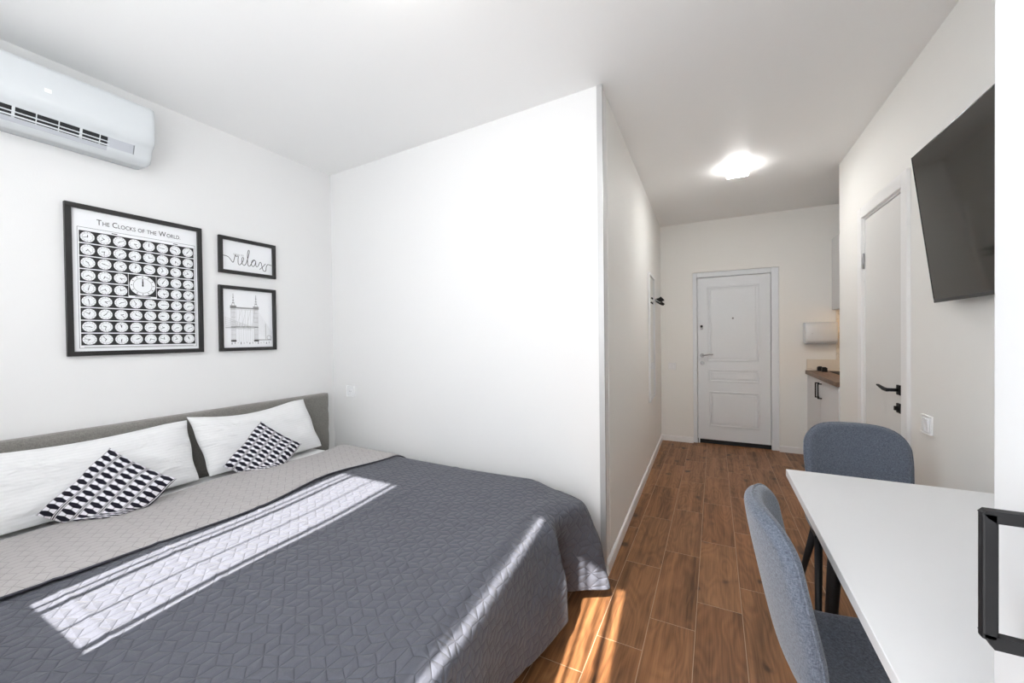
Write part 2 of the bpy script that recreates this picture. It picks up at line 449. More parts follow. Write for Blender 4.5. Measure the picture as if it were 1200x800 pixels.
# window wall behind the camera; floor-length part past WD added for more light
WX0, WX1, WZ0, WZ1, WD = -2.22, 0.26, 1.16, 2.555, -.56
b = MB()
b.box(XL - .1, WX0, YW - .1, YW, 0, CZ, W); b.box(WX1, XR + .12, YW - .1, YW, 0, CZ, W)
b.box(WX0, WD, YW - .1, YW, 0, WZ0, W); b.box(WX0, WX1, YW - .1, YW, WZ1, CZ, W)
o = b.build('wall_window'); struct(o, 'white wall around the window', 'wall')
b = MB()
for x in (WX0 + .025, -1.86, -0.98): b.box(x - .025, x + .025, YW - .08, YW - .03, WZ0, WZ1, MAT['trim'], 0.004, 1)
b.box(WX0, WD, YW - .08, YW - .03, WZ0, WZ0 + .02, MAT['trim'], 0.004, 1); b.box(WD, WX1, YW - .08, YW - .03, 0, .06, MAT['trim'], 0.004, 1)
for x in (WD + .012, WX1 - .012): b.box(x - .012, x + .012, YW - .08, YW - .03, .06, WZ1, MAT['trim'], 0.004, 1)
b.box(WX0, WX1, YW - .08, YW - .03, WZ1 - .01, WZ1, MAT['trim'], 0.002, 1)
o = b.build('window_1'); struct(o, 'white window frame', 'window')

# baseboards
def baseboard(name, a, bpt, nrm, label):
    a, bpt, n = Vector((*a, 0)), Vector((*bpt, 0)), Vector((*nrm, 0)).normalized()
    prof = [(0, 0), (.014, 0), (.014, .058), (.010, .066), (0, .07)]
    m = MB(); A = [m.bm.verts.new(a + n * p + Vector((0, 0, z))) for p, z in prof]; B = [m.bm.verts.new(bpt + n * p + Vector((0, 0, z))) for p, z in prof]
    k = len(prof); fs = [m.bm.faces.new((A[i], A[(i + 1) % k], B[(i + 1) % k], B[i])) for i in range(k)] + [m.bm.faces.new(A), m.bm.faces.new(B)]
    m._tag(fs, MAT['trim']); struct(m.build(name), label, 'baseboard')
baseboard('baseboard_hall', (HX0, PY0 + .005), (HX1, YE), (1, 0.02), 'white baseboard along the hall wall')
baseboard('baseboard_entrance', (HX1, YE), (DX0, YE), (0, -1), 'white baseboard between hall wall and entrance door')
baseboard('baseboard_entrance.001', (DX1, YE), (0.885, YE), (0, -1), 'white baseboard between entrance door and kitchen cabinet')
baseboard('baseboard_right', (XR, OY1 + .08), (XR, NY), (-1, 0), 'white baseboard between interior door and kitchen niche')
baseboard('baseboard_right.001', (XR, .70), (XR, OY0 - .08), (-1, 0), 'white baseboard under the television')
# metal corner trim
b = MB(); b.prism([(HX0 - .026, PY0 - .0025), (HX0 + .0045, PY0 - .004), (HX0 + .0045, PY0 + .012), (HX0 - .0005, PY0 + .012), (HX0 - .0005, PY0), (HX0 - .026, PY0)], 'z', 0, CZ - .001, MAT['alu'])
struct(b.build('trim_1'), 'thin metal strip on the partition corner', 'trim')

# ---------------- entrance door
YL = YE + .045
b = MB()
fr = MAT['doorwhite']
b.box(DX0, -0.184, YL - .02, YL + .09, 0, DZ, fr, .003, 1); b.box(0.566, DX1, YL - .02, YL + .09, 0, DZ, fr, .003, 1)
b.box(-0.184, 0.566, YL - .02, YL + .09, 1.985, DZ, fr, .003, 1)
b.box(-0.176, -0.16, YL - .005, YL + .09, 0, 1.985, fr); 
d1 = b.build('door_1'); struct(d1, 'white entrance door in its white frame', 'door')
b = MB(); b.box(-0.184, 0.566, YL + .01, YL + .09, 0, .046, MAT['dark'], .002, 1)
tag(b.build('threshold', d1), 'black door threshold')
b = MB(); lx0, lx1 = -0.180, 0.562
b.box(lx0, lx1, YL, YL + .06, .05, 1.981, fr, .003, 2)
def panel(m, x0, x1, z0, z1):
    w = .018
    for (a0, a1, c0, c1) in ((x0, x1, z1 - w, z1), (x0, x1, z0, z0 + w), (x0, x0 + w, z0 + w, z1 - w), (x1 - w, x1, z0 + w, z1 - w)):
        m.box(a0, a1, YL - .011, YL + .002, c0, c1, fr, .004, 2)
    m.box(x0 + .034, x1 - .034, YL - .008, YL + .002, z0 + .034, z1 - .034, fr, .006, 2)
for q in ((-.075, .458, .985, 1.872), (-.060, .454, .742, .892), (-.060, .454, .212, .630)): panel(b, *q)
leaf = b.build('door_leaf', d1)
b = MB(); b.cone((-.131, YL + .001, 1.052), (-.131, YL - .012, 1.052), .026, .024, MAT['chrome'], 24)
b.cone((-.131, YL - .012, 1.052), (-.131, YL - .045, 1.052), .011, .009, MAT['chrome'], 12)
b.tube([(-.131, YL - .045, 1.052), (-.105, YL - .05, 1.058), (-.06, YL - .05, 1.068), (-.012, YL - .05, 1.068)], [.009, .009, .008, .007], MAT['chrome'], 10)
tag(b.build('door_handle', leaf), 'chrome lever handle')
b = MB(); b.cone((-.131, YL + .001, .962), (-.131, YL - .01, .962), .025, .023, MAT['chrome'], 24)
b.box(-.136, -.126, YL - .022, YL - .008, .950, .974, MAT['chrome'], .002, 1)
tag(b.build('cylinder_lock', leaf), 'chrome lock escutcheon')
b = MB(); b.box(-.150, -.122, YL - .012, YL + .001, 1.362, 1.418, MAT['chrome'], .006, 2)
b.cone((-.136, YL - .011, 1.402), (-.136, YL - .024, 1.402), .0145, .012, MAT['black'], 20)
tag(b.build('night_latch', leaf), 'black and chrome night latch')
b = MB(); b.cone((.193, YL - .002, 1.49), (.193, YL - .010, 1.49), .013, .011, MAT['chrome'], 20); b.cone((.193, YL - .009, 1.49), (.193, YL - .0105, 1.49), .006, .005, MAT['black'], 12)
tag(b.build('peephole', leaf), 'small metal peephole')

# ---------------- interior door in the right wall
dg = MAT['doorgrey']
b = MB(); cw = .072
b.box(XR - .016, XR + .001, OY0 - cw, OY0, 0, OZ + cw, MAT['trim'], .002, 1)
b.box(XR - .016, XR + .001, OY1, OY1 + cw, 0, OZ + cw, MAT['trim'], .002, 1)
b.box(XR - .016, XR + .001, OY0 + .0008, OY1 - .0008, OZ, OZ + cw, MAT['trim'], .002, 1)
b.box(XR, XR + .06, OY0 - .0, OY0 + .012, 0, OZ, MAT['trim']); b.box(XR, XR + .06, OY1 - .012, OY1, 0, OZ, MAT['trim']); b.box(XR, XR + .06, OY0 + .012, OY1 - .012, OZ - .012, OZ, MAT['trim'])
d2 = b.build('door_2'); struct(d2, 'off white interior door with black handle', 'door')
leaf = MB().box(XR + .004, XR + .044, OY0 + .015, OY1 - .015, .008, OZ - .015, dg, .002, 1).build('door_leaf', d2)
b = MB(); b.cone((XR - .004, OY1 - .010, 1.73), (XR - .004, OY1 - .010, 1.83), .006, .006, MAT['chrome'], 12)
b.cone((XR - .004, OY1 - .010, 1.726), (XR - .004, OY1 - .010, 1.73), .005, .0055, MAT['chrome'], 12)
tag(b.build('hinge', d2), 'metal hinge')
b = MB(); b.cone((XR - .004, OY1 - .010, .20), (XR - .004, OY1 - .010, .30), .006, .006, MAT['chrome'], 12)
b.cone((XR - .004, OY1 - .010, .196), (XR - .004, OY1 - .010, .20), .005, .0055, MAT['chrome'], 12); tag(b.build('hinge', d2), 'metal hinge')
hy = 2.862
b = MB(); b.box(XR - .005, XR + .005, hy - .026, hy + .026, .960, 1.014, MAT['black'], .002, 1)
b.cone((XR - .004, hy, .987), (XR - .05, hy, .987), .0095, .0095, MAT['black'], 12)
b.prism([(hy - .010, .978), (hy - .010, .996), (hy + .045, .996), (hy + .135, 1.004), (hy + .135, .997), (hy + .045, .980)], 'x', XR - .058, XR - .046, MAT['black'])
tag(b.build('door_handle', leaf), 'black lever handle')
b = MB(); b.box(XR - .005, XR + .005, hy - .026, hy + .026, .862, .914, MAT['black'], .002, 1)
b.box(XR - .022, XR - .004, hy - .005, hy + .005, .876, .900, MAT['black'], .002, 1)
tag(b.build('thumb_turn', leaf), 'black square thumb turn')

# ================================================================== WALL THINGS
def switch_plate(name, loc, axis, w, h, n, label, cat, group=None, outlet=False):
    """axis: outward normal as a unit vector in the x-y plane"""
    nx, ny = axis; tx, ty = -ny, nx
    t_ = thing(name, loc, label, cat, group)
    R = Matrix(((tx, nx, 0, loc[0]), (ty, ny, 0, loc[1]), (0, 0, 1, loc[2]), (0, 0, 0, 1)))
    MB().box(-w / 2, w / 2, -.001, .009, -h / 2, h / 2, MAT['plastic'], .003, 2, R).build('plate', t_)
    if outlet:
        b = MB(); b.cone(R @ Vector((0, .008, 0)), R @ Vector((0, .0105, 0)), .022, .021, MAT['plastic'], 24)
        for s in (-1, 1): b.cone(R @ Vector((s * .0095, .0103, 0)), R @ Vector((s * .0095, .0112, 0)), .0025, .0025, MAT['dark'], 8)
        b.build('socket_face', t_)
    else:
        iw = (w - .024) / n
        for k in range(n):
            x0 = -w / 2 + .012 + k * iw
            rot = Matrix.Translation((0, .009, 0)) @ Matrix.Rotation(math.radians(5 if k % 2 == 0 else -5), 4, 'X') @ Matrix.Translation((0, -.009, 0))
            MB().box(x0 + .001, x0 + iw - .001, .004, .015, -h / 2 + .013, h / 2 - .013, MAT['plastic'], .0015, 1, R @ rot).build('rocker', t_)
    return t_
pn = Vector((PY0 - PY1, -(HX0 - XL))).normalized()
px_ = -2.585; py_ = PY0 + (px_ - HX0) * (PY1 - PY0) / (XL - HX0)
switch_plate('wall_socket', (px_, py_, .885), (-pn.x * -1, pn.y), .082, .082, 1, 'white wall socket on the partition beside the headboard', 'socket', None, True)
switch_plate('light_switch', (-.462, YE, .920), (0, -1), .086, .082, 2, 'white double light switch beside the entrance door', 'light switch')
switch_plate('light_switch.001', (XR, 2.532, .866), (-1, 0), .086, .086, 2, 'white light switch between the interior door and the television', 'light switch')

# ---- framed pictures
def picture(name, y0, y1, z0, z1, fw, label):
    t_ = thing(name, (XL, (y0 + y1) / 2, z0), label, 'picture', 'framed prints above the bed')
    MB().ring_frame(y0, y1, z0, z1, fw, XL + .001, XL + .022, MAT['blackwood']).build('frame', t_)
    b = MB(); b.box(XL + .002, XL + .008, y0 + fw - .002, y1 - fw + .002, z0 + fw - .002, z1 - fw + .002, MAT['paper'])
    return t_, b
XP = XL + .0083
def disc(b, y, z, r, x, m, n=20, rx=1.0):
    vs = [b.bm.verts.new((x, y + r * rx * math.cos(2 * PI * i / n), z + r * math.sin(2 * PI * i / n))) for i in range(n)]
    b._tag([b.bm.faces.new(vs)], m)
def rect(b, y0, y1, z0, z1, x, m): b.quad([(x, y0, z0), (x, y1, z0), (x, y1, z1), (x, y0, z1)], m)
def seg(b, p, q, w, x, m):
    p, q = Vector(p), Vector(q); d = (q - p); 
    if d.length < 1e-6: return
    n = Vector((-d.y, d.x)).normalized() * w / 2
    b.quad([(x, *(p + n)), (x, *(p - n)), (x, *(q - n)), (x, *(q + n))], m)
def text_into(b, txt, y, z, size, x, m, sx=1.0, align='CENTER'):
    cu = bpy.data.curves.new('lettering', 'FONT'); cu.body = txt; cu.size = size; cu.align_x = align; cu.resolution_u = 3
    ob = bpy.data.objects.new('lettering', cu); C.objects.link(ob)
    bpy.context.view_layer.update()
    dg_ = bpy.context.evaluated_depsgraph_get(); me = bpy.data.meshes.new_from_object(ob.evaluated_get(dg_))
    wd = max((v.co.x for v in me.vertices), default=0)
    idx = b.mi(m); n0 = len(b.bm.verts)
    vs = [b.bm.verts.new((x, y + v.co.x * sx, z + v.co.y)) for v in me.vertices]
    for p in me.polygons:
        try:
            f = b.bm.faces.new([vs[i] for i in p.vertices]); f.material_index = idx
        except ValueError: pass
    bpy.data.objects.remove(ob); bpy.data.meshes.remove(me); bpy.data.curves.remove(cu)
    return wd * sx

# clocks poster
y0, y1, z0, z1 = .709, 1.281, 1.232, 1.985
t_, b = picture('picture_frame', y0, y1, z0, z1, .023, 'large black framed poster of many clock faces above the bed')
I = MAT['ink']; P = MAT['paper']
# title in small capitals
words = [('T', 'HE'), ('C', 'LOCKS'), ('', 'OF'), ('', 'THE'), ('W', 'ORLD.')]
ty, tz = 0, z1 - .088
items = []
tot = 0
def wid(s, size):
    cu = bpy.data.curves.new('measure', 'FONT'); cu.body = s; cu.size = size
    ob = bpy.data.objects.new('measure', cu); C.objects.link(ob); bpy.context.view_layer.update()
    w = ob.dimensions.x; bpy.data.objects.remove(ob); bpy.data.curves.remove(cu); return w
BIG, SML = .040, .0295
for big, sm in words:
    w1 = wid(big, BIG) + .004 if big else 0
    w2 = wid(sm, SML)
    items.append((big, sm, w1, w2)); tot += w1 + w2
sp = .014; tot += sp * (len(words) - 1)
scale_t = .352 / tot
ys = (y0 + y1) / 2 - .172
for big, sm, w1, w2 in items:
    if big: text_into(b, big, ys, tz, BIG, XP + .0006, I, scale_t, 'LEFT'); ys += w1 * scale_t
    text_into(b, sm, ys, tz, SML, XP + .0006, I, scale_t, 'LEFT'); ys += (w2 + sp) * scale_t
gy0, gy1, gz0, gz1 = y0 + .050, y1 - .040, z0 + .050, z1 - .118
# border lines
for (a, c, d_, e) in ((gy0 - .006, gy1 + .006, gz1 + .006, gz1 + .0075), (gy0 - .006, gy1 + .006, gz0 - .012, gz0 - .0105)): rect(b, a, c, d_, e, XP, I)
for yy in (gy0 - .0065, gy1 + .0055): rect(b, yy, yy + .0015, gz0 - .012, gz1 + .0075, XP, I)
for yy, ww in ((gy0 + .12, .022), (gy1 - .10, .022)): rect(b, yy, yy + ww, gz1 - .004, gz1, XP, I)
gz1 -= .007
NC, NR = 8, 9; pw, ph = (gy1 - gy0) / NC, (gz1 - gz0) / NR
rnd = random.Random(3)
def clock(b, cy_, cz_, r, x, hands=None):
    disc(b, cy_, cz_, r, x, P, 26); 
    for k in range(12):
        a = k * PI / 6; ca, sa = math.cos(a), math.sin(a)
        seg(b, (cy_ + r * .80 * ca, cz_ + r * .80 * sa), (cy_ + r * .93 * ca, cz_ + r * .93 * sa), r * .10, x + .0004, MAT['greyink'])
    n = 26
    for k in range(n):
        a0, a1 = 2 * PI * k / n, 2 * PI * (k + 1) / n
        seg(b, (cy_ + r * .72 * math.cos(a0), cz_ + r * .72 * math.sin(a0)), (cy_ + r * .72 * math.cos(a1), cz_ + r * .72 * math.sin(a1)), r * .045, x + .0004, MAT['greyink'])
    h = hands or (rnd.uniform(0, 2 * PI), rnd.uniform(0, 2 * PI))
    for a, L, w in ((h[0], .42, .10), (h[1], .66, .075)):
        seg(b, (cy_ - r * .1 * math.cos(a), cz_ - r * .1 * math.sin(a)), (cy_ + r * L * math.cos(a), cz_ + r * L * math.sin(a)), r * w, x + .0006, I)
    disc(b, cy_, cz_, r * .07, x + .0007, I, 8)
for r_ in range(NR):
    zc = gz1 - (r_ + .5) * ph
    rect(b, gy0, gy1, zc - ph * .46, zc + ph * .46, XP, I)
for r_ in range(NR):
    for c_ in range(NC):
        if r_ in (3, 4) and c_ in (3, 4): continue
        clock(b, gy0 + (c_ + .5) * pw, gz1 - (r_ + .5) * ph, min(pw, ph) * .43, XP + .0004)
cyc, czc = gy0 + 4 * pw, gz1 - 4 * ph
rect(b, cyc - pw, cyc + pw, czc - ph, czc + ph, XP + .0005, P); rect(b, cyc - pw * .97, cyc + pw * .97, czc - ph * .84, czc + ph * .95, XP + .0008, I)
clock(b, cyc, czc + ph * .06, ph * .86, XP + .0011, (PI / 2, PI / 2))
rect(b, cyc - pw * .55, cyc + pw * .55, czc - ph * .955, czc - ph * .875, XP + .001, MAT['greyink'])
rect(b, gy0 + .01, gy1 - .01, gz0 - .008, gz0 - .005, XP, MAT['greyink'])
b.build('print', t_, fix=False)

# relax print
y0, y1, z0, z1 = 1.374, 1.736, 1.735, 1.972
t_, b = picture('picture_frame', y0, y1, z0, z1, .022, 'small wide black framed print reading relax in script')
cw_ = (y1 - y0); zb = z0 + .078
sx_, sz_ = cw_ - .05, 1
# hand-drawn continuous script line through the word
key = [(-.0, .36), (.06, .36), (.12, .33), (.17, .25), (.20, .22), (.225, .33), (.245, .42), (.26, .38), (.30, .40), (.295, .30), (.30, .20), (.33, .18), (.37, .24), (.40, .31), (.405, .37), (.385, .385), (.37, .32), (.375, .23), (.41, .18), (.45, .23), (.50, .42), (.525, .56), (.51, .60), (.49, .52), (.485, .34), (.495, .20), (.53, .185), (.57, .27), (.615, .35), (.645, .34), (.62, .365), (.575, .32), (.565, .22), (.60, .185), (.64, .25), (.655, .34), (.655, .23), (.68, .19), (.715, .25), (.745, .33), (.77, .31), (.785, .22), (.81, .12), (.85, .10), (.87, .13), (.88, .22), (.905, .29), (.94, .30), (1.0, .285)]
pts2 = [np.array((y0 + .024 + k[0] * (cw_ - .048), z0 + .02 + k[1] * .255)) for k in key]
fine = [catmull(pts2, i * (len(pts2) - 1) / 330) for i in range(331)]
for p, q in zip(fine[:-1], fine[1:]): seg(b, p, q, .0038, XP + .0003, I)
for p, q in (((.735, .13), (.80, .21)), ((.80, .21), (.865, .31))):
    seg(b, (y0 + .024 + p[0] * (cw_ - .048), z0 + .02 + p[1] * .255), (y0 + .024 + q[0] * (cw_ - .048), z0 + .02 + q[1] * .255), .0036, XP + .0003, I)
text_into(b, 'time to', y0 + .088, z0 + .125, .020, XP + .0003, MAT['greyink'], 1.1, 'LEFT')
b.build('print', t_, fix=False)

# bridge print
y0, y1, z0, z1 = 1.370, 1.732, 1.232, 1.656
t_, b = picture('picture_frame', y0, y1, z0, z1, .022, 'black framed print of a pale bridge drawing, below the script print')
G, PG = MAT['greyink'], MAT['paleink']
def U(u, v): return (y0 + .022 + u * (y1 - y0 - .044), z0 + .022 + v * (z1 - z0 - .044))
def R2(u0, u1, v0, v1, m, x=XP + .0003):
    a, c = U(u0, v0), U(u1, v1); rect(b, a[0], c[0], a[1], c[1], x, m)
for u in (.20, .65):
    for k in range(5): R2(u - .045 + k * .02, u - .038 + k * .02, .10, .72, PG)
    for v in (.14, .22, .30, .36, .44, .52, .60, .66): R2(u - .045, u + .045, v, v + .006, PG)
    R2(u - .06, u + .06, .70, .725, G); R2(u - .045, u + .045, .345, .36, G); R2(u - .05, u + .05, .10, .13, I)
    seg(b, U(u - .03, .725), U(u, .82), .002, XP + .0003, G); seg(b, U(u + .03, .725), U(u, .82), .002, XP + .0003, G)
    R2(u - .022, u + .022, .76, .775, G); R2(u - .018, u + .018, .81, .82, G); seg(b, U(u, .82), U(u, .93), .003, XP + .0003, G); R2(u - .012, u + .012, .855, .87, G)
R2(.14, .71, .675, .70, G); R2(.14, .71, .655, .66, PG); R2(.20, .65, .355, .365, G)
for k in range(7): R2(.26 + k * .055, .264 + k * .055, .36, .66, PG)
for k in range(4): seg(b, U(.26 + k * .1, .36), U(.36 + k * .09, .67), .0015, XP + .0003, PG)
for k in range(6):
    seg(b, U(.04, .52 - k * .035), U(.55, .36 - k * .012), .0018, XP + .0003, PG); R2(.05 + k * .09, .054 + k * .09, .40 - k * .012, .53 - k * .03, PG)
R2(.05, .62, .335, .35, PG)
for k in range(9): seg(b, U(.70, .62 - k * .045), U(.99, .26 - k * .016), .0012, XP + .0003, PG)
R2(.66, .97, .12, .135, G); R2(.84, .86, .12, .42, PG)
for k in range(14): R2(.16 + k * .058, .172 + k * .058, .055 + .01 * (k % 3), .085 + .01 * (k % 2), G if k % 3 else I)
for k in range(8): R2(.30 + k * .045, .304 + k * .045, .09, .34, PG)
n = 14
for k in range(n):
    a0, a1 = 2 * PI * k / n, 2 * PI * (k + 1) / n
    c = U(.92, .17); seg(b, (c[0] + .014 * math.cos(a0), c[1] + .014 * math.sin(a0)), (c[0] + .014 * math.cos(a1), c[1] + .014 * math.sin(a1)), .003, XP + .0003, G)
b.build('print', t_, fix=False)

# ---- air conditioner
ay0, ay1 = .19, 1.0
t_ = thing('air_conditioner', (XL, (ay0 + ay1) / 2, 2.24), 'white wall mounted air conditioner with an open louvre above the bed', 'air conditioner')
A = MAT['acwhite']
prof = [(XL + .002, 2.237), (XL + .10, 2.231), (XL + .135, 2.236), (XL + .150, 2.262), (XL + .164, 2.304), (XL + .182, 2.318), (XL + .196, 2.335), (XL + .200, 2.37), (XL + .201, 2.44), (XL + .199, 2.495), (XL + .192, 2.512), (XL + .17, 2.522), (XL + .002, 2.526)]
def ac_shell(b, a0, a1, inset, m):
    b.prism([(p[0] - (inset if p[0] > XL + .05 else 0), p[1]) for p in prof], 'y', a0, a1, m)
full = prof
# body with an air slot cut out of its lower front between sy0 and sy1
sy1 = .925
rows = []
b = MB()
N1 = [0, .004, .014]
def ring(y, sc):
    cxm, czm = XL + .002, 2.385
    return [b.bm.verts.new((cxm + (p[0] - cxm) * (1 - sc * .06), y, czm + (p[1] - czm) * (1 - sc * .05))) for p in full]
secs = [(ay0, 1.0), (ay0 + .006, .35), (ay0 + .02, 0), (ay0 + .05, 0), (sy1, 0), (ay1 - .02, 0), (ay1 - .006, .35), (ay1, 1.0)]
R_ = [ring(*s_) for s_ in secs]; np_ = len(full); slot = (3,)
fs = []
for i in range(len(R_) - 1):
    for k in range(np_):
        k2 = (k + 1) % np_
        if i == 3 and k in slot: continue
        if i == 4 - 0 and False: continue
        fs.append(b.bm.faces.new((R_[i][k], R_[i][k2], R_[i + 1][k2], R_[i + 1][k])))
b._tag(fs, A, True)
b._tag([b.bm.faces.new(R_[0]), b.bm.faces.new(R_[-1][::-1])], A)
body = b.build('housing', t_)
# dark throat behind the slot
b = MB(); b.prism([(XL + .148, 2.264), (XL + .163, 2.303), (XL + .11, 2.325), (XL + .09, 2.275)], 'y', ay0 + .052, sy1 - .002, MAT['dark'])
bt = b.build('air_outlet', t_); tag(bt, 'dark air outlet')
b = MB()
for f_, r in ((.42, .0022), (.05, .003)):
    p0 = (XL + .152 + f_ * .016, 2.266 + f_ * .042)
    b.box(p0[0] - r, p0[0] + r, ay0 + .052, sy1 - .095, p0[1] - r, p0[1] + r, A)
for k in range(10):
    yy = ay0 + .07 + k * .067
    w = .009 if k % 3 == 1 else .0035
    b.prism([(XL + .150, 2.262), (XL + .166, 2.306), (XL + .148, 2.312), (XL + .128, 2.266)], 'y', yy, yy + w, A)
b.build('outlet_grille', t_)
b = MB(); b.prism([(XL + .151, 2.262), (XL + .1655, 2.304), (XL + .157, 2.308), (XL + .140, 2.262)], 'y', sy1 - .10, sy1 - .003, MAT['acgrey'])
b.build('outlet_end_cap', t_)
b = MB(); b.prism([(XL + .148, 2.2600), (XL + .1512, 2.2600), (XL + .1425, 2.2440), (XL + .139, 2.2440)], 'y', ay0 + .052, sy1 - .10, MAT['acgrey'])
b.build('louver', t_)
b = MB(); b.box(XL + .2005, XL + .2025, .612, .634, 2.398, 2.416, MAT['trim'], .001, 1)
b.build('display', t_)

# ---- television
TY0, TY1, TZ0, TZ1 = 1.205, 2.312, 1.424, 2.052
t_ = thing('flat_screen_tv', (XR, (TY0 + TY1) / 2, TZ0), 'black flat screen television tilted down on the right wall', 'television')
tilt = math.atan2(.072, TZ1 - TZ0)
Hh = math.hypot(.072, TZ1 - TZ0)
RT = Matrix.Translation((.832, 0, TZ0)) @ Matrix.Rotation(-tilt, 4, 'Y')   # local z up the screen, local -x out of it
MB().box(.004, .030, TY0 + .0, TY1, 0, Hh, MAT['tvbezel'], .004, 2, RT).build('rear_housing', t_)
b = MB(); w = .006
b.box(-.001, .006, TY0, TY1, Hh - w, Hh, MAT['tvbezel'], .0015, 1, RT); b.box(-.001, .006, TY0, TY1, 0, .014, MAT['tvbezel'], .0015, 1, RT)
b.box(-.001, .006, TY0, TY0 + w, .014, Hh - w, MAT['tvbezel'], .0015, 1, RT); b.box(-.001, .006, TY1 - w, TY1, .014, Hh - w, MAT['tvbezel'], .0015, 1, RT)
b.build('bezel', t_)
MB().box(.0005, .005, TY0 + w, TY1 - w, .014, Hh - w, MAT['tvscreen'], 0, 1, RT).build('screen', t_)
b = MB(); cyv = (TY0 + TY1) / 2
b.box(XR - .012, XR - .0005, cyv - .12, cyv + .12, 1.55, 1.95, MAT['black'], .002, 1)
for s in (-.09, .09): b.box(.031, .050, cyv + s - .015, cyv + s + .015, .10, .52, MAT['black'], .002, 1, RT)
for s in (-.09, .09): b.box(.842, XR - .01, cyv + s - .012, cyv + s + .012, 1.72, 1.76, MAT['black'], .002, 1)
b.build('wall_bracket', t_)

# ---- mirror on the hall wall
def hall_x(y): return HX0 + (HX1 - HX0) * (y - PY0 - .12) / (YE - PY0 - .12)
my0, my1, mz0, mz1 = 3.965, 4.385, .655, 1.905
mx0, mx1 = hall_x(my0), hall_x(my1)
t_ = thing('mirror', (mx0, (my0 + my1) / 2, mz0), 'tall narrow mirror in a thin pale frame on the hall wall', 'mirror')
def hb(b, ya, yb, za, zb, d0, d1, m):
    b.prism([(hall_x(ya) + d0, ya), (hall_x(ya) + d1, ya), (hall_x(yb) + d1, yb), (hall_x(yb) + d0, yb)], 'z', za, zb, m)
b = MB(); fw = .018
hb(b, my0, my1, mz1 - fw, mz1, .002, .020, MAT['mirrorframe']); hb(b, my0, my1, mz0, mz0 + fw, .002, .020, MAT['mirrorframe'])
hb(b, my0, my0 + fw, mz0 + fw, mz1 - fw, .002, .020, MAT['mirrorframe']); hb(b, my1 - fw, my1, mz0 + fw, mz1 - fw, .002, .020, MAT['mirrorframe'])
b.build('frame', t_)
b = MB(); hb(b, my0 + fw, my1 - fw, mz0 + fw, mz1 - fw, .003, .012, MAT['mirror']); b.build('glass', t_)

# ---- coat hooks
t_ = thing('coat_rack', (hall_x(4.75), 4.75, 1.64), 'small dark metal coat rack on the hall wall past the mirror', 'coat rack')
b = MB(); hb(b, 4.56, 4.96, 1.672, 1.702, .001, .012, MAT['chrome']); b.build('rail', t_)
for k in range(4):
    yy = 4.60 + k * .107; x0 = hall_x(yy) + .010
    b = MB(); b.tube([(x0, yy, 1.70), (x0 + .03, yy, 1.705), (x0 + .055, yy, 1.718)], [.006, .007, .010], MAT['black'], 8)
    b.tube([(x0, yy, 1.677), (x0 + .025, yy, 1.660), (x0 + .045, yy, 1.655), (x0 + .058, yy, 1.672)], [.006, .006, .006, .009], MAT['black'], 8)
    b.build('hook', t_)

# ---- ceiling lights
def ceiling_light(x, y, label, s=.155, side='lamp', down='lampdown'):
    t = thing('ceiling_light', (x, y, CZ), label, 'ceiling light', 'square ceiling lamps')
    h = .058
    MB().box(x - s / 2 - .004, x + s / 2 + .004, y - s / 2 - .004, y + s / 2 + .004, CZ - .008, CZ + .0005, MAT['alu'], .001, 1).build('base_plate', t)
    MB().box(x - s / 2, x + s / 2, y - s / 2, y + s / 2, CZ - h, CZ - .010, MAT[side], .005, 2).build('glass_shade', t)
    MB().box(x - s / 2 + .012, x + s / 2 - .012, y - s / 2 + .012, y + s / 2 - .012, CZ - h - .002, CZ - h + .001, MAT[down], .0008, 1).build('diffuser', t)
    return t
ceiling_light(.175, 3.66, 'small lit square ceiling lamp in the hall')
ceiling_light(-.95, .98, 'square ceiling lamp over the bed foot', .155, 'lampdim', 'lampdim')

# ================================================================== KITCHEN
KX = .885
t_ = thing('kitchen_cabinet', (KX + .28, 4.6, 0), 'pale grey lower kitchen cabinet with two black bar handles', 'cabinet')
MB().box(KX + .018, NX - .003, NY + .003, YE - .003, .10, .868, MAT['cabinet'], .001, 1).build('carcass', t_)
MB().box(KX + .05, NX - .003, NY + .003, YE - .003, 0, .10, MAT['dark'], .001, 1).build('plinth', t_)
for (a, c, hy_) in ((4.612, YE - .003, 4.660), (NY + .004, 4.608, 4.560)):
    d_ = MB().box(KX, KX + .018, a, c, .105, .862, MAT['cabinet'], .002, 1).build('door', t_)
    b = MB(); b.box(KX - .034, KX - .024, hy_ - .005, hy_ + .005, .690, .835, MAT['black'], .001, 1)
    for zz in (.690, .825): b.box(KX - .030, KX + .001, hy_ - .005, hy_ + .005, zz, zz + .010, MAT['black'], .001, 1)
    tag(b.build('handle', d_), 'black bar handle')
o = MB().box(KX - .018, NX - .003, NY + .003, YE - .003, .869, .907, MAT['worktop'], .002, 1).build('worktop')
tag(o, 'brown wood worktop on the lower kitchen cabinet', 'worktop')
b = MB(); b.box(KX - .005, 1.13, YE - .012, YE - .001, .9075, 1.026, MAT['marble'], .001, 1); b.box(1.13, NX - .002, YE - .012, YE - .001, .9075, 1.54, MAT['marble'], .001, 1)
b.box(NX - .012, NX - .002, NY + .01, YE - .012, .9075, 1.54, MAT['marble'], .001, 1)
tag(b.build('backsplash'), 'pale veined backsplash standing on the brown worktop', 'backsplash')
t_ = thing('wall_cabinet', (1.28, 4.6, 1.545), 'pale grey upper cabinet over the brown worktop', 'cabinet')
MB().box(1.115, NX - .003, NY + .003, YE - .003, 1.545, 2.285, MAT['cabinet'], .001, 1).build('carcass', t_)
for (a, c) in ((4.612, YE - .003), (NY + .004, 4.608)): MB().box(1.097, 1.115, a, c, 1.545, 2.285, MAT['cabinet'], .002, 1).build('door', t_)
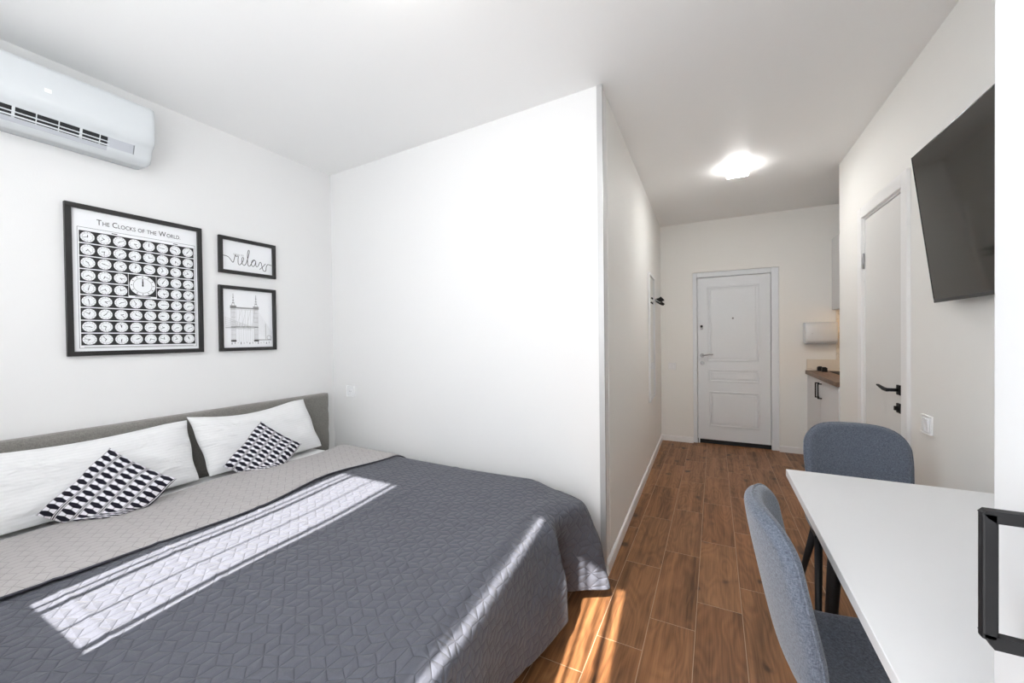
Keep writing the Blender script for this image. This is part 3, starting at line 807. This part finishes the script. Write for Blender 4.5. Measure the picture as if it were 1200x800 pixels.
b = MB(); b.box(1.33, 1.35, NY + .1, YE - .05, 1.538, 1.5445, MAT['led'], .001, 1)
tag(b.build('light_strip'), 'warm lit strip under the upper kitchen cabinet', 'light strip')
t_ = thing('hob', (1.2, 4.85, .907), 'thin black glass hob set on the brown worktop', 'hob')
MB().box(1.045, 1.38, 4.68, 5.06, .9072, .914, MAT['black'], .002, 1).build('glass_plate', t_)
b = MB()
for yy in (4.78, 4.96): b.tube([(1.21 + .07 * math.cos(a), yy + .07 * math.sin(a), .9142) for a in np.linspace(0, 2 * PI, 25)], .0008, MAT['greyink'], 4)
b.build('cooking_zone', t_)
for k, (xx, yy, lab) in enumerate(((.985, 5.15, 'small black box on the worktop, the one by the backsplash'), (1.0, 5.04, 'small black box on the worktop, the one in front'))):
    b = MB(); b.box(xx - .022, xx + .022, yy - .022, yy + .022, .9073, .950, MAT['black'], .004, 2)
    b.box(xx - .015, xx + .015, yy - .015, yy + .015, .949, .956, MAT['black'], .003, 2)
    tag(b.build('black_box'), lab, 'box', 'small black boxes on the worktop')  # plain stand-ins for two unidentified small black objects
# paper towel dispenser
t_ = thing('paper_towel_dispenser', (.99, YE, 1.2), 'white paper towel dispenser above the kitchen worktop', 'dispenser')
ex0, ex1 = .850, 1.128
def disp_prof(inset=0):
    return [(.0, 1.204), (-.075, 1.200), (-.092, 1.206), (-.100, 1.232), (-.102, 1.33), (-.096, 1.398), (-.082, 1.415), (-.06, 1.420), (0, 1.420)]
b = MB(); secs = [(ex0, .10), (ex0 + .006, .03), (ex0 + .02, 0)] + [(ex0 + .02 + (ex1 - ex0 - .04) * k / 8, -.10 * math.sin(PI * k / 8)) for k in range(1, 8)] + [(ex1 - .02, 0), (ex1 - .006, .03), (ex1, .10)]
pr = disp_prof()
RR = [[b.bm.verts.new((x, YE - .001 + p[0] * (1 - s_), 1.31 + (p[1] - 1.31) * (1 - max(s_, 0) * .5))) for p in pr] for x, s_ in secs]
fs = []
for i in range(len(RR) - 1):
    for k in range(len(pr)):
        fs.append(b.bm.faces.new((RR[i][k], RR[i][(k + 1) % len(pr)], RR[i + 1][(k + 1) % len(pr)], RR[i + 1][k])))
b._tag(fs, MAT['dispenser'], True); b._tag([b.bm.faces.new(RR[0]), b.bm.faces.new(RR[-1][::-1])], MAT['dispenser'])
b.build('cover', t_)
b = MB(); b.box(ex0 + .012, ex1 - .012, YE - .090, YE - .004, 1.188, 1.2035, MAT['greyplastic'], .003, 1); tag(b.build('outlet_tray', t_), 'grey lower tray')
b = MB(); yy = YE - .1085
for k in range(5): b.box(.904 + k * .005, .907 + k * .005, yy, yy + .012, 1.297, 1.303, MAT['greyplastic'])
b.build('marking', t_); b = MB()
for (p, q) in (((.912, 1.236), (.922, 1.256)), ((.922, 1.256), (.926, 1.259))):
    b.tube([(p[0], yy + .003, p[1]), (q[0], yy + .003, q[1])], .0015, MAT['greyplastic'], 6)
b.build('check_mark', t_)

# ================================================================== TABLE, CHAIRS, WARDROBE
t_ = thing('table', (.57, 1.31, 0), 'white laminate table top on black legs beside the wardrobe', 'table')
MB().box(.256, XR - .003, .695, 1.930, .722, .750, MAT['table'], .002, 2).build('table_top', t_)
for (tx, ty_, bx_, by_) in ((.390, 1.76, .36, 1.80), (.78, 1.80, .80, 1.84), (.40, .84, .375, .80), (.78, .82, .80, .78)):
    b = MB(); b.cone((tx, ty_, .722), (bx_, by_, 0), .025, .016, MAT['black'], 16)
    b.box(tx - .04, tx + .04, ty_ - .04, ty_ + .04, .716, .7225, MAT['black'], .002, 1); tag(b.build('leg', t_), 'black table leg')

def make_chair(name, label):
    """built facing +x with its base point at the origin"""
    t = thing(name, (0, 0, 0), label, 'chair', 'grey blue upholstered chairs at the table')
    ctl = [np.array(p) for p in ((.240, .425, .205), (.205, .458, .215), (.13, .470, .222), (.02, .457, .226), (-.09, .447, .222), (-.165, .460, .212), (-.205, .505, .200), (-.226, .575, .196), (-.243, .650, .202), (-.259, .725, .206), (-.272, .790, .203), (-.280, .840, .196), (-.284, .870, .190))]
    def surf(tt, u, seatpart=0):
        x, z, w = catmull(ctl, tt)
        bk = min(max((tt - 4.2) / 3.0, 0), 1); bk = bk * bk * (3 - 2 * bk)
        return Vector((x + bk * .060 * u * u, u * w * .945, z + (1 - bk) * .022 * u * u))
    def nrm(tt, u):
        e = .02
        a = surf(tt + e, u, 0) - surf(tt - e, u, 0); c = surf(tt, u + e, 0) - surf(tt, u - e, 0)
        n_ = a.cross(c); n_.normalize(); return n_ if n_.z + n_.x > 0 else -n_
    def t_end(u): return 12 - 2.6 * (1 - math.sqrt(max(0, 1 - (abs(u) / 1.0) ** 3.2)))
    def t_start(u): return 1.5 * (1 - math.sqrt(max(0, 1 - (abs(u) / 1.0) ** 4)))
    def shell(name, n, th, seat):
        b = MB(); nu = 22
        us = [math.sin(PI / 2 * (-1 + 2 * j / nu)) * .992 for j in range(nu + 1)]
        top = [[None] * (nu + 1) for _ in range(n + 1)]; bot = [[None] * (nu + 1) for _ in range(n + 1)]
        for i in range(n + 1):
            for j, u in enumerate(us):
                f_ = i / n
                if seat: f_ = 1 - math.cos(f_ * PI / 2); tt = t_start(u) + (5 - t_start(u)) * f_; dt = (tt - t_start(u)) / .45
                else: f_ = math.sin(f_ * PI / 2); tt = 5 + (t_end(u) - 5) * f_; dt = (t_end(u) - tt) / .75
                p = surf(tt, u); n_ = nrm(min(max(tt, .05), 11.95), max(min(u, .97), -.97))
                edge = min(1, (1 - abs(u)) / .11, dt + .0)
                hh = max(.002, th / 2 * math.sqrt(max(0.0, 1 - (1 - max(edge, 0)) ** 2)))
                top[i][j] = p + n_ * hh; bot[i][j] = p - n_ * hh
        m = MAT['chair']
        V = b.grid(top, m); Wb = b.grid(bot, m)
        rim = [(i, 0) for i in range(n + 1)] + [(n, j) for j in range(1, nu + 1)] + [(i, nu) for i in range(n - 1, -1, -1)] + [(0, j) for j in range(nu - 1, 0, -1)]
        fs = []
        for k in range(len(rim)):
            a, c = rim[k], rim[(k + 1) % len(rim)]
            fs.append(b.bm.faces.new((V[a[0]][a[1]], V[c[0]][c[1]], Wb[c[0]][c[1]], Wb[a[0]][a[1]])))
        b._tag(fs, m, True)
        return subsurf(b.build(name, t), 1)
    shell('seat', 16, .055, True)
    bk = shell('backrest', 26, .044, False)
    # piping seam round the backrest edge
    pts = []
    for i in range(61):
        q_ = i / 60
        if q_ < .3: u = -.992; tt = 5.1 + (t_end(u) - 5.1) * q_ / .3
        elif q_ <= .7: u = -.992 * math.cos(PI * (q_ - .3) / .4); tt = t_end(u)
        else: u = .992; tt = 5.1 + (t_end(u) - 5.1) * (1 - q_) / .3
        pts.append(surf(tt, u))
    b = MB(); b.tube(pts, .0032, MAT['chair'], 6); b.build('piping', bk)
    b = MB(); b.box(-.05, .05, -.20, .20, .418, .436, MAT['black'], .004, 1); b.box(-.13, .13, -.05, .05, .424, .440, MAT['black'], .004, 1); tag(b.build('seat_frame', t), 'black under-seat frame')
    for sx in (-1, 1):
        for sy_ in (-1, 1):
            b = MB(); b.cone((sx * .035, sy_ * .185, .432), (sx * .240, sy_ * .225, 0), .0155, .0095, MAT['black'], 14)
            tag(b.build('leg', t), 'black tapered metal leg')
    return t
ch1 = make_chair('upholstered_chair', 'grey blue upholstered chair tucked under the long side of the white table')
ch2 = copy_tree(ch1)
ch2['label'] = 'grey blue upholstered chair at the far short end of the white table'
ch1.location = (.372, 1.228, 0); ch1.rotation_euler = (0, 0, math.radians(0))
ch2.location = (.578, 2.128, 0); ch2.rotation_euler = (0, 0, math.radians(-90))

t_ = thing('wardrobe', (.58, .35, 0), 'tall white wardrobe with a black bar handle at the photo edge', 'wardrobe')
MB().box(.300, XR - .002, .02, .688, .0, CZ - .03, MAT['wardrobe'], .001, 1).build('carcass', t_)
d_ = MB().box(.280, .2985, .022, .642, .06, CZ - .035, MAT['wardrobe'], .002, 2).build('door', t_)
b = MB(); hy0 = .566; q = .0048
b.box(.237, .249, hy0 - q, hy0 + q, .992, 1.120, MAT['black'], .002, 2)
b.prism([(.237, .998), (.2455, .984), (.281, .984), (.281, .996), (.249, .997)], 'y', hy0 - q, hy0 + q, MAT['black'])
b.prism([(.237, 1.118), (.2405, 1.122), (.281, 1.122), (.281, 1.110), (.247, 1.110)], 'y', hy0 - q, hy0 + q, MAT['black'])
tag(b.build('handle', d_), 'black bow handle')

# ================================================================== BED
t_ = thing('bed', (-1.75, 1.05, 0), 'double bed with a grey upholstered headboard against the white wall', 'bed')
hy0, hy1, hz0, hz1 = -.02, 2.118, .14, .872
b = MB(); ny, nz = 200, 60; P_ = []
seams_y = [hy1 - .235 - .42 * k for k in range(6)]; seams_z = [hz1 - .125, hz1 - .285, hz1 - .445]
for i in range(ny + 1):
    row = []
    y = hy0 + (hy1 - hy0) * i / ny
    for j in range(nz + 1):
        z = hz0 + (hz1 - hz0) * j / nz
        d = 1.0
        for s_ in seams_z: d = min(d, abs(z - s_) / .035)
        for s_ in seams_y: d = min(d, .55 + abs(y - s_) / .06)
        e = min((y - hy0), (hy1 - y), (hz1 - z)) / .018; e = min(1, max(0, e))
        row.append((XL + .052 + .018 * math.sqrt(1 - (1 - e) ** 2) - .006 * (1 - min(1, d)) ** 1.0, y, z))
    P_.append(row)
V = b.grid(P_, MAT['headboard'])
V2 = b.grid([[(XL + .006, p[1], p[2]) for p in (r[0], r[-1])] for r in (P_[0], P_[-1])], MAT['headboard'], smooth=False)
nyv, nzv = len(P_), len(P_[0])
def side(a): b._tag([b.bm.faces.new(a)], MAT['headboard'])
side([V[i][nzv - 1] for i in range(nyv)] + [V2[1][1], V2[0][1]]); side([V[i][0] for i in range(nyv)] + [V2[1][0], V2[0][0]])
side([V[0][j] for j in range(nzv)] + [V2[0][1], V2[0][0]]); side([V[-1][j] for j in range(nzv)] + [V2[1][1], V2[1][0]])
b.build('headboard', t_)
MB().box(-2.726, -.745, .10, 2.03, .09, .27, MAT['bedbase'], .015, 3).build('bed_frame', t_)
for x in (-2.6, -.85):
    for y in (.2, 1.93): tag(MB().cone((x, y, .0), (x, y, .092), .02, .026, MAT['black'], 12).build('leg', t_), 'short black leg')
b = MB(); b.box(-2.722, -.80, .11, 1.94, .272, .498, MAT['mattress'], .05, 4); b.box(-2.723, -.799, .109, 1.941, .38, .386, MAT['mattress'], .002, 1)
tag(b.build('mattress'), 'white mattress on the bed base under the charcoal bedspread', 'mattress')

# ---- bedspread: flat top lofted into a hanging foot end
ST = [  # v, L0(x,y,z), L1, L2, L3
    (0.05, (-.600, .05, .535), (-.545, .05, .45), (-.55, .05, .28), (-.56, .05, .12)),
    (0.65, (-.625, .65, .535), (-.560, .65, .45), (-.565, .65, .28), (-.58, .65, .12)),
    (0.85, (-.655, .85, .535), (-.585, .85, .45), (-.575, .85, .28), (-.565, .85, .115)),
    (1.00, (-.670, 1.0, .535), (-.600, 1.0, .45), (-.605, 1.0, .28), (-.625, 1.0, .11)),
    (1.20, (-.685, 1.2, .535), (-.612, 1.2, .45), (-.612, 1.19, .28), (-.632, 1.19, .11)),
    (1.35, (-.700, 1.35, .535), (-.615, 1.33, .45), (-.592, 1.32, .28), (-.590, 1.31, .11)),
    (1.50, (-.712, 1.48, .533), (-.606, 1.46, .45), (-.566, 1.465, .28), (-.566, 1.47, .11)),
    (1.56, (-.705, 1.535, .531), (-.588, 1.530, .45), (-.551, 1.540, .28), (-.553, 1.562, .11)),
    (1.60, (-.700, 1.57, .530), (-.605, 1.565, .45), (-.600, 1.570, .28), (-.595, 1.600, .11)),
    (1.66, (-.695, 1.63, .528), (-.625, 1.63, .45), (-.668, 1.64, .28), (-.680, 1.66, .11)),
    (1.74, (-.690, 1.71, .523), (-.605, 1.72, .45), (-.635, 1.73, .28), (-.650, 1.74, .09)),
    (1.82, (-.692, 1.79, .516), (-.572, 1.82, .45), (-.562, 1.82, .28), (-.560, 1.82, .082)),
    (1.88, (-.700, 1.86, .508), (-.560, 1.885, .44), (-.508, 1.89, .28), (-.462, 1.892, .075)),
    (1.94, (-.715, 1.93, .492), (-.585, 1.95, .41), (-.525, 1.95, .28), (-.500, 1.95, .08)),
    (2.00, (-.730, 1.99, .465), (-.645, 2.02, .38), (-.615, 2.03, .26), (-.600, 2.04, .1)),
    (2.06, (-.745, 2.045, .43), (-.69, 2.06, .34), (-.672, 2.066, .24), (-.665, 2.07, .12)),
]
ST_v = [s[0] for s in ST]; ST_L = [np.array([s[1 + k] for s in ST]) for k in range(4)]
def station(v):
    """param along stations for a given v"""
    i = 0
    while i < len(ST_v) - 2 and v > ST_v[i + 1]: i += 1
    return i + (v - ST_v[i]) / (ST_v[i + 1] - ST_v[i])
XC = -2.385                                            # x of the head-end crease
def crease_x(y): return -2.395 + .045 * math.sin(3.1 * (y - .25)) * -1 - .0 + .02 * math.sin(9 * y)
def top_z(x, y):
    z = .532 + .006 * math.sin(3.1 * x + 1.3 * y) + .004 * math.sin(7 * y - 2 * x)
    e = max(0, (y - 1.90) / .16); z -= .075 * e ** 2.2 * (1 + .35 * max(0, min(1, (x + 1.6) / .9)))
    e = max(0, (.20 - y) / .16); z -= .09 * e ** 2.2
    # sag towards the pillows' side stays level; a low pack crease every so often
    for xc, a in ((-1.395, .0035),): z += a * math.exp(-((x - xc - .02 * math.sin(5 * y)) / .010) ** 2)
    for yc, a in ((.41, .003), (.675, .0035), (1.03, .003), (1.36, .0025)): z += a * math.exp(-((y - yc + .03 * (x + 1.1)) / .009) ** 2)
    return z
NV, NT_, ND = 300, 200, 64
P_, UVs = [], []
for i in range(NV + 1):
    v = .05 + 2.01 * i / NV
    si = station(v)
    L = [catmull(list(ST_L[k]), si) for k in range(4)]
    row = []
    xa = crease_x(v)
    blend_x = L[0][0] - .20
    for j in range(NT_):
        f_ = j / NT_; x = xa + (L[0][0] - .04 - xa) * f_
        t2 = max(0, (x - blend_x) / (L[0][0] - blend_x)); t2 = t2 * t2 * (3 - 2 * t2)
        y = v * (1 - t2) + L[0][1] * t2
        z = top_z(x, y) * (1 - t2) + L[0][2] * t2 if t2 > 0 else top_z(x, y)
        row.append(np.array((x, y, z)))
    seq = [row[-1], L[0], (L[0] + L[1]) / 2 + np.array((.028, 0, .030)), L[1], L[2], L[3]]
    # smooth loft over the edge
    cc = [np.array(row[-8]), row[-1], L[0] * .97 + L[0] * .03, L[0] * .35 + L[1] * .65 + np.array((.012, 0, .022)), L[1], (L[1] + L[2]) / 2, L[2], (L[2] + L[3]) / 2, L[3]]
    for j in range(1, ND + 1):
        tt = 1 + (len(cc) - 2) * j / ND
        p = catmull(cc, tt)
        drop = max(0, (.5 - p[2]) / .4)
        p = p + np.array((.010 * drop * math.sin(17 * v + 1.5 * math.sin(5 * v)) * (1 if v < 1.3 else .3), 0, 0))
        row.append(p)
    P_.append(row)
for i, row in enumerate(P_):
    acc = 0; ur = []; v = .05 + 2.01 * i / NV
    for j, p in enumerate(row):
        if j: acc += np.linalg.norm(p - row[j - 1])
        ur.append((row[0][0] + acc, v))
    UVs.append(ur)
t_ = thing('bedspread', (-1.5, 1.05, .53), 'charcoal quilted bedspread over the bed, head edge turned back pale grey', 'bedspread')
b = MB(); V = b.grid(P_, MAT['quilt'], UVs)
o = b.build('cover', t_, fix=False)
def up(o):
    me = o.data
    s = sum(p.normal.z * p.area for p in me.polygons)
    if s < 0: me.flip_normals()
up(o)
md = o.modifiers.new('cloth', 'SOLIDIFY'); md.thickness = .006; md.offset = -1
# near-side skirt hanging towards the window
b = MB(); P2, U2 = [], []
for j in range(0, NT_ + 1, 2):
    p = P_[0][min(j, NT_ - 1)]; rr = []; ur = []
    for k in range(13):
        f_ = k / 12; rr.append((p[0], p[1] - .015 * math.sin(PI * min(1, f_ * 2) / 2) - .012 * f_ * math.sin(p[0] * 19), p[2] - .40 * f_)); ur.append((p[0], .05 - .4 * f_))
    P2.append(rr); U2.append(ur)
b.grid(P2, MAT['quilt'], U2)
o = b.build('side_drop', t_, fix=True)
# turned back pale border
def hem_x(y): return -1.872 + .028 * math.sin(4.4 * (y - .45)) - .012 * math.sin(9.5 * y + .6)
P3, U3, hem = [], [], []
NB = 60
for i in range(NV + 1):
    v = .05 + 2.01 * i / NV; xa, xb = crease_x(v), hem_x(v); rr, ur = [], []
    for j in range(NB + 1):
        f_ = j / NB; x = xa + (xb - xa) * f_
        lift = .004 + .011 * math.sqrt(max(0, 1 - (1 - min(1, f_ / .05)) ** 2)) - .007 * max(0, (f_ - .93) / .07) ** 2 + .003 * math.sin(6 * v + 3 * x) * f_
        lift += .006 * max(0, math.sin(5.5 * v - .9)) * f_ ** 3
        rr.append((x - .008 * math.sqrt(max(0, 1 - (1 - min(1, f_ / .05)) ** 2)) * (1 - f_), v, top_z(x, v) + lift)); ur.append((x, v))
    P3.append(rr); U3.append(ur); hem.append((xb + .002, v, rr[-1][2] - .002))
b = MB(); b.grid(P3, MAT['quiltgrey'], U3); o = b.build('turned_back_border', t_, fix=False); up(o)
md = o.modifiers.new('cloth', 'SOLIDIFY'); md.thickness = .004; md.offset = -1
tag(o, 'pale grey turned back border')
b = MB(); b.tube(hem[::3], .0042, MAT['quiltpipe'], 8); tag(b.build('binding', o), 'dark edge binding')

# ---- pillows and cushions
def soft(name, Q00, Q10, Q01, thick, mat, label, cat, group, n=28, flat=None, seed=0, pinch=.06, xmin=None, sag=0.0, slide=-.45):
    """a stuffed case: Q00 lower corner, Q10 along u, Q01 along v"""
    Q00, Q10, Q01 = map(Vector, (Q00, Q10, Q01)); eu, ev = Q10 - Q00, Q01 - Q00; nn = eu.cross(ev).normalized()
    if nn.x < 0: nn = -nn
    rs = random.Random(seed); ph = [rs.uniform(0, 6) for _ in range(8)]
    b = MB(); F_, B_, U_ = [], [], []
    for i in range(n + 1):
        fr, br, ur = [], [], []
        for j in range(n + 1):
            u = (1 - math.cos(PI * i / n)) / 2; v = (1 - math.cos(PI * j / n)) / 2
            s, r = 2 * u - 1, 2 * v - 1
            pu = u - pinch * s * (1 - r * r) * .5 * 1.0; pv = v - pinch * r * (1 - s * s) * .5
            t = thick / 2 * max(0, (1 - s ** 4)) ** .55 * max(0, (1 - r ** 4)) ** .55
            wr = .10 * math.sin(5 * s + 3 * r + ph[0]) * math.sin(4 * r - 2 * s + ph[1]) + .05 * math.sin(11 * s + ph[2]) * math.sin(9 * r + ph[3])
            p = Q00 + eu * pu + ev * pv; p.z -= sag * math.sin(PI * min(1, u * 1.15)) * v * v
            edge_w = .0035 * math.sin(13 * v + ph[4]) * s * s * s
            p += eu.normalized() * edge_w
            if flat is not None and p.z < flat + .012:
                df = flat + .012 - p.z; p.x += df * slide; p.z = flat + .012 - df * .03
            a, c = p + nn * t * (1 + wr), p - nn * t * (.8 - wr * .5)
            if flat is not None:
                for w in (a, c): w.z = max(w.z, flat)
            if xmin is not None:
                for w in (a, c): w.x = max(w.x, xmin(w.z))
            fr.append(a); br.append(c); ur.append((u, v))
        F_.append(fr); B_.append(br); U_.append(ur)
    b.grid(F_, mat, U_); b.grid(B_, mat, U_)
    bmesh.ops.remove_doubles(b.bm, verts=b.bm.verts[:], dist=.0004)
    o = b.build(name); subsurf(o, 1)
    return tag(o, label, cat, group)
xm = lambda z: XL + .076
soft('pillow', (-2.575, .36, .512), (-2.575, 1.150, .512), (-2.700, .36, .846), .15, MAT['pillow'], 'white striped pillow behind the cushion nearer the window', 'pillow', 'white pillows against the headboard', seed=4, flat=.51, xmin=xm, pinch=.02, sag=.02)
soft('pillow', (-2.575, 1.205, .512), (-2.56, 1.915, .512), (-2.700, 1.150, .864), .15, MAT['pillow'], 'white striped pillow next to the partition wall', 'pillow', 'white pillows against the headboard', seed=9, flat=.51, xmin=xm, pinch=.02, sag=.035)
T1, R1, L1 = Vector((-2.51, .765, .810)), Vector((-2.31, .942, .635)), Vector((-2.50, .532, .591))
soft('cushion', R1 + (L1 - T1), L1, R1, .10, MAT['cushion'], 'black and white patterned cushion on the pillow nearer the window', 'cushion', 'patterned cushions on the pillows', seed=2, flat=.530, slide=-.12, pinch=.07)
T2, R2_, L2 = Vector((-2.51, 1.451, .800)), Vector((-2.33, 1.602, .639)), Vector((-2.48, 1.218, .591))
soft('cushion', R2_ + (L2 - T2), L2, R2_, .095, MAT['cushion'], 'black and white patterned cushion on the pillow by the partition', 'cushion', 'patterned cushions on the pillows', seed=5, flat=.530, slide=-.12, pinch=.07)

# ================================================================== CURTAINS AND LIGHT
SX = -.085; 
def curtain(x0, x1, label, zb=.95):
    b = MB(); n = max(4, int((x1 - x0) / .012)); P_ = []
    for i in range(n + 1):
        x = x0 + (x1 - x0) * i / n; y = YW + .035 + .012 * math.sin(x * 75)
        P_.append([(x, y, zb + (CZ - .01 - zb) * j / 6) for j in range(7)])
    b.grid(P_, MAT['sheer']); tag(b.build('curtain'), label, 'curtain', 'sheer curtains at the window')
curtain(-2.34, -1.735, 'sheer white curtain panel by the headboard wall')
curtain(-1.700, -1.688, 'narrow sheer curtain fold at the edge of the open gap')
curtain(-1.664, -1.640, 'sheer curtain fold in the open gap beside the narrow one')
curtain(-1.505, -1.497, 'thin sheer curtain fold in the middle of the open gap')
curtain(-1.375, -1.352, 'sheer curtain fold closing the open gap')
curtain(-1.335, -.567, 'wide sheer white curtain panel over the bed foot')
curtain(-.540, -.528, 'thin sheer curtain fold at the end of the wide panel', .02)
curtain(-.508, -.407, 'sheer curtain fold next to the wide panel', .02)
curtain(-.395, -.375, 'sheer curtain fold lighting the floor strip', .02)
curtain(-.335, -.325, 'thin sheer curtain fold over the floor strip', .02)
curtain(-.288, -.262, 'sheer curtain fold at the narrow slit', .02)
curtain(-.230, .30, 'sheer white curtain panel beside the wardrobe', .02)

sd = bpy.data.lights.new('sun', 'SUN'); sd.energy = 25; sd.angle = math.radians(.55); sd.color = (1, .955, .90)
so = bpy.data.objects.new('sun', sd); C.objects.link(so)
dv = Vector((SX, 1, -1.10)).normalized(); so.rotation_euler = dv.to_track_quat('-Z', 'Y').to_euler()
wd = bpy.data.worlds.new('sky'); bpy.context.scene.world = wd; wd.use_nodes = True
bgn = wd.node_tree.nodes['Background']; bgn.inputs[0].default_value = (.86, .93, 1, 1); bgn.inputs[1].default_value = 3.2

sc = bpy.context.scene
sc.view_settings.view_transform = 'Standard'; sc.view_settings.look = 'None'; sc.view_settings.gamma = 1; sc.view_settings.use_curve_mapping = False
sc.view_settings.exposure = 0.0
sc.cycles.max_bounces = 14; sc.cycles.diffuse_bounces = 10; sc.cycles.transmission_bounces = 8
sc.cycles.use_denoising = True; sc.cycles.sample_clamp_indirect = 12
sc.cycles.caustics_reflective = False; sc.cycles.caustics_refractive = False
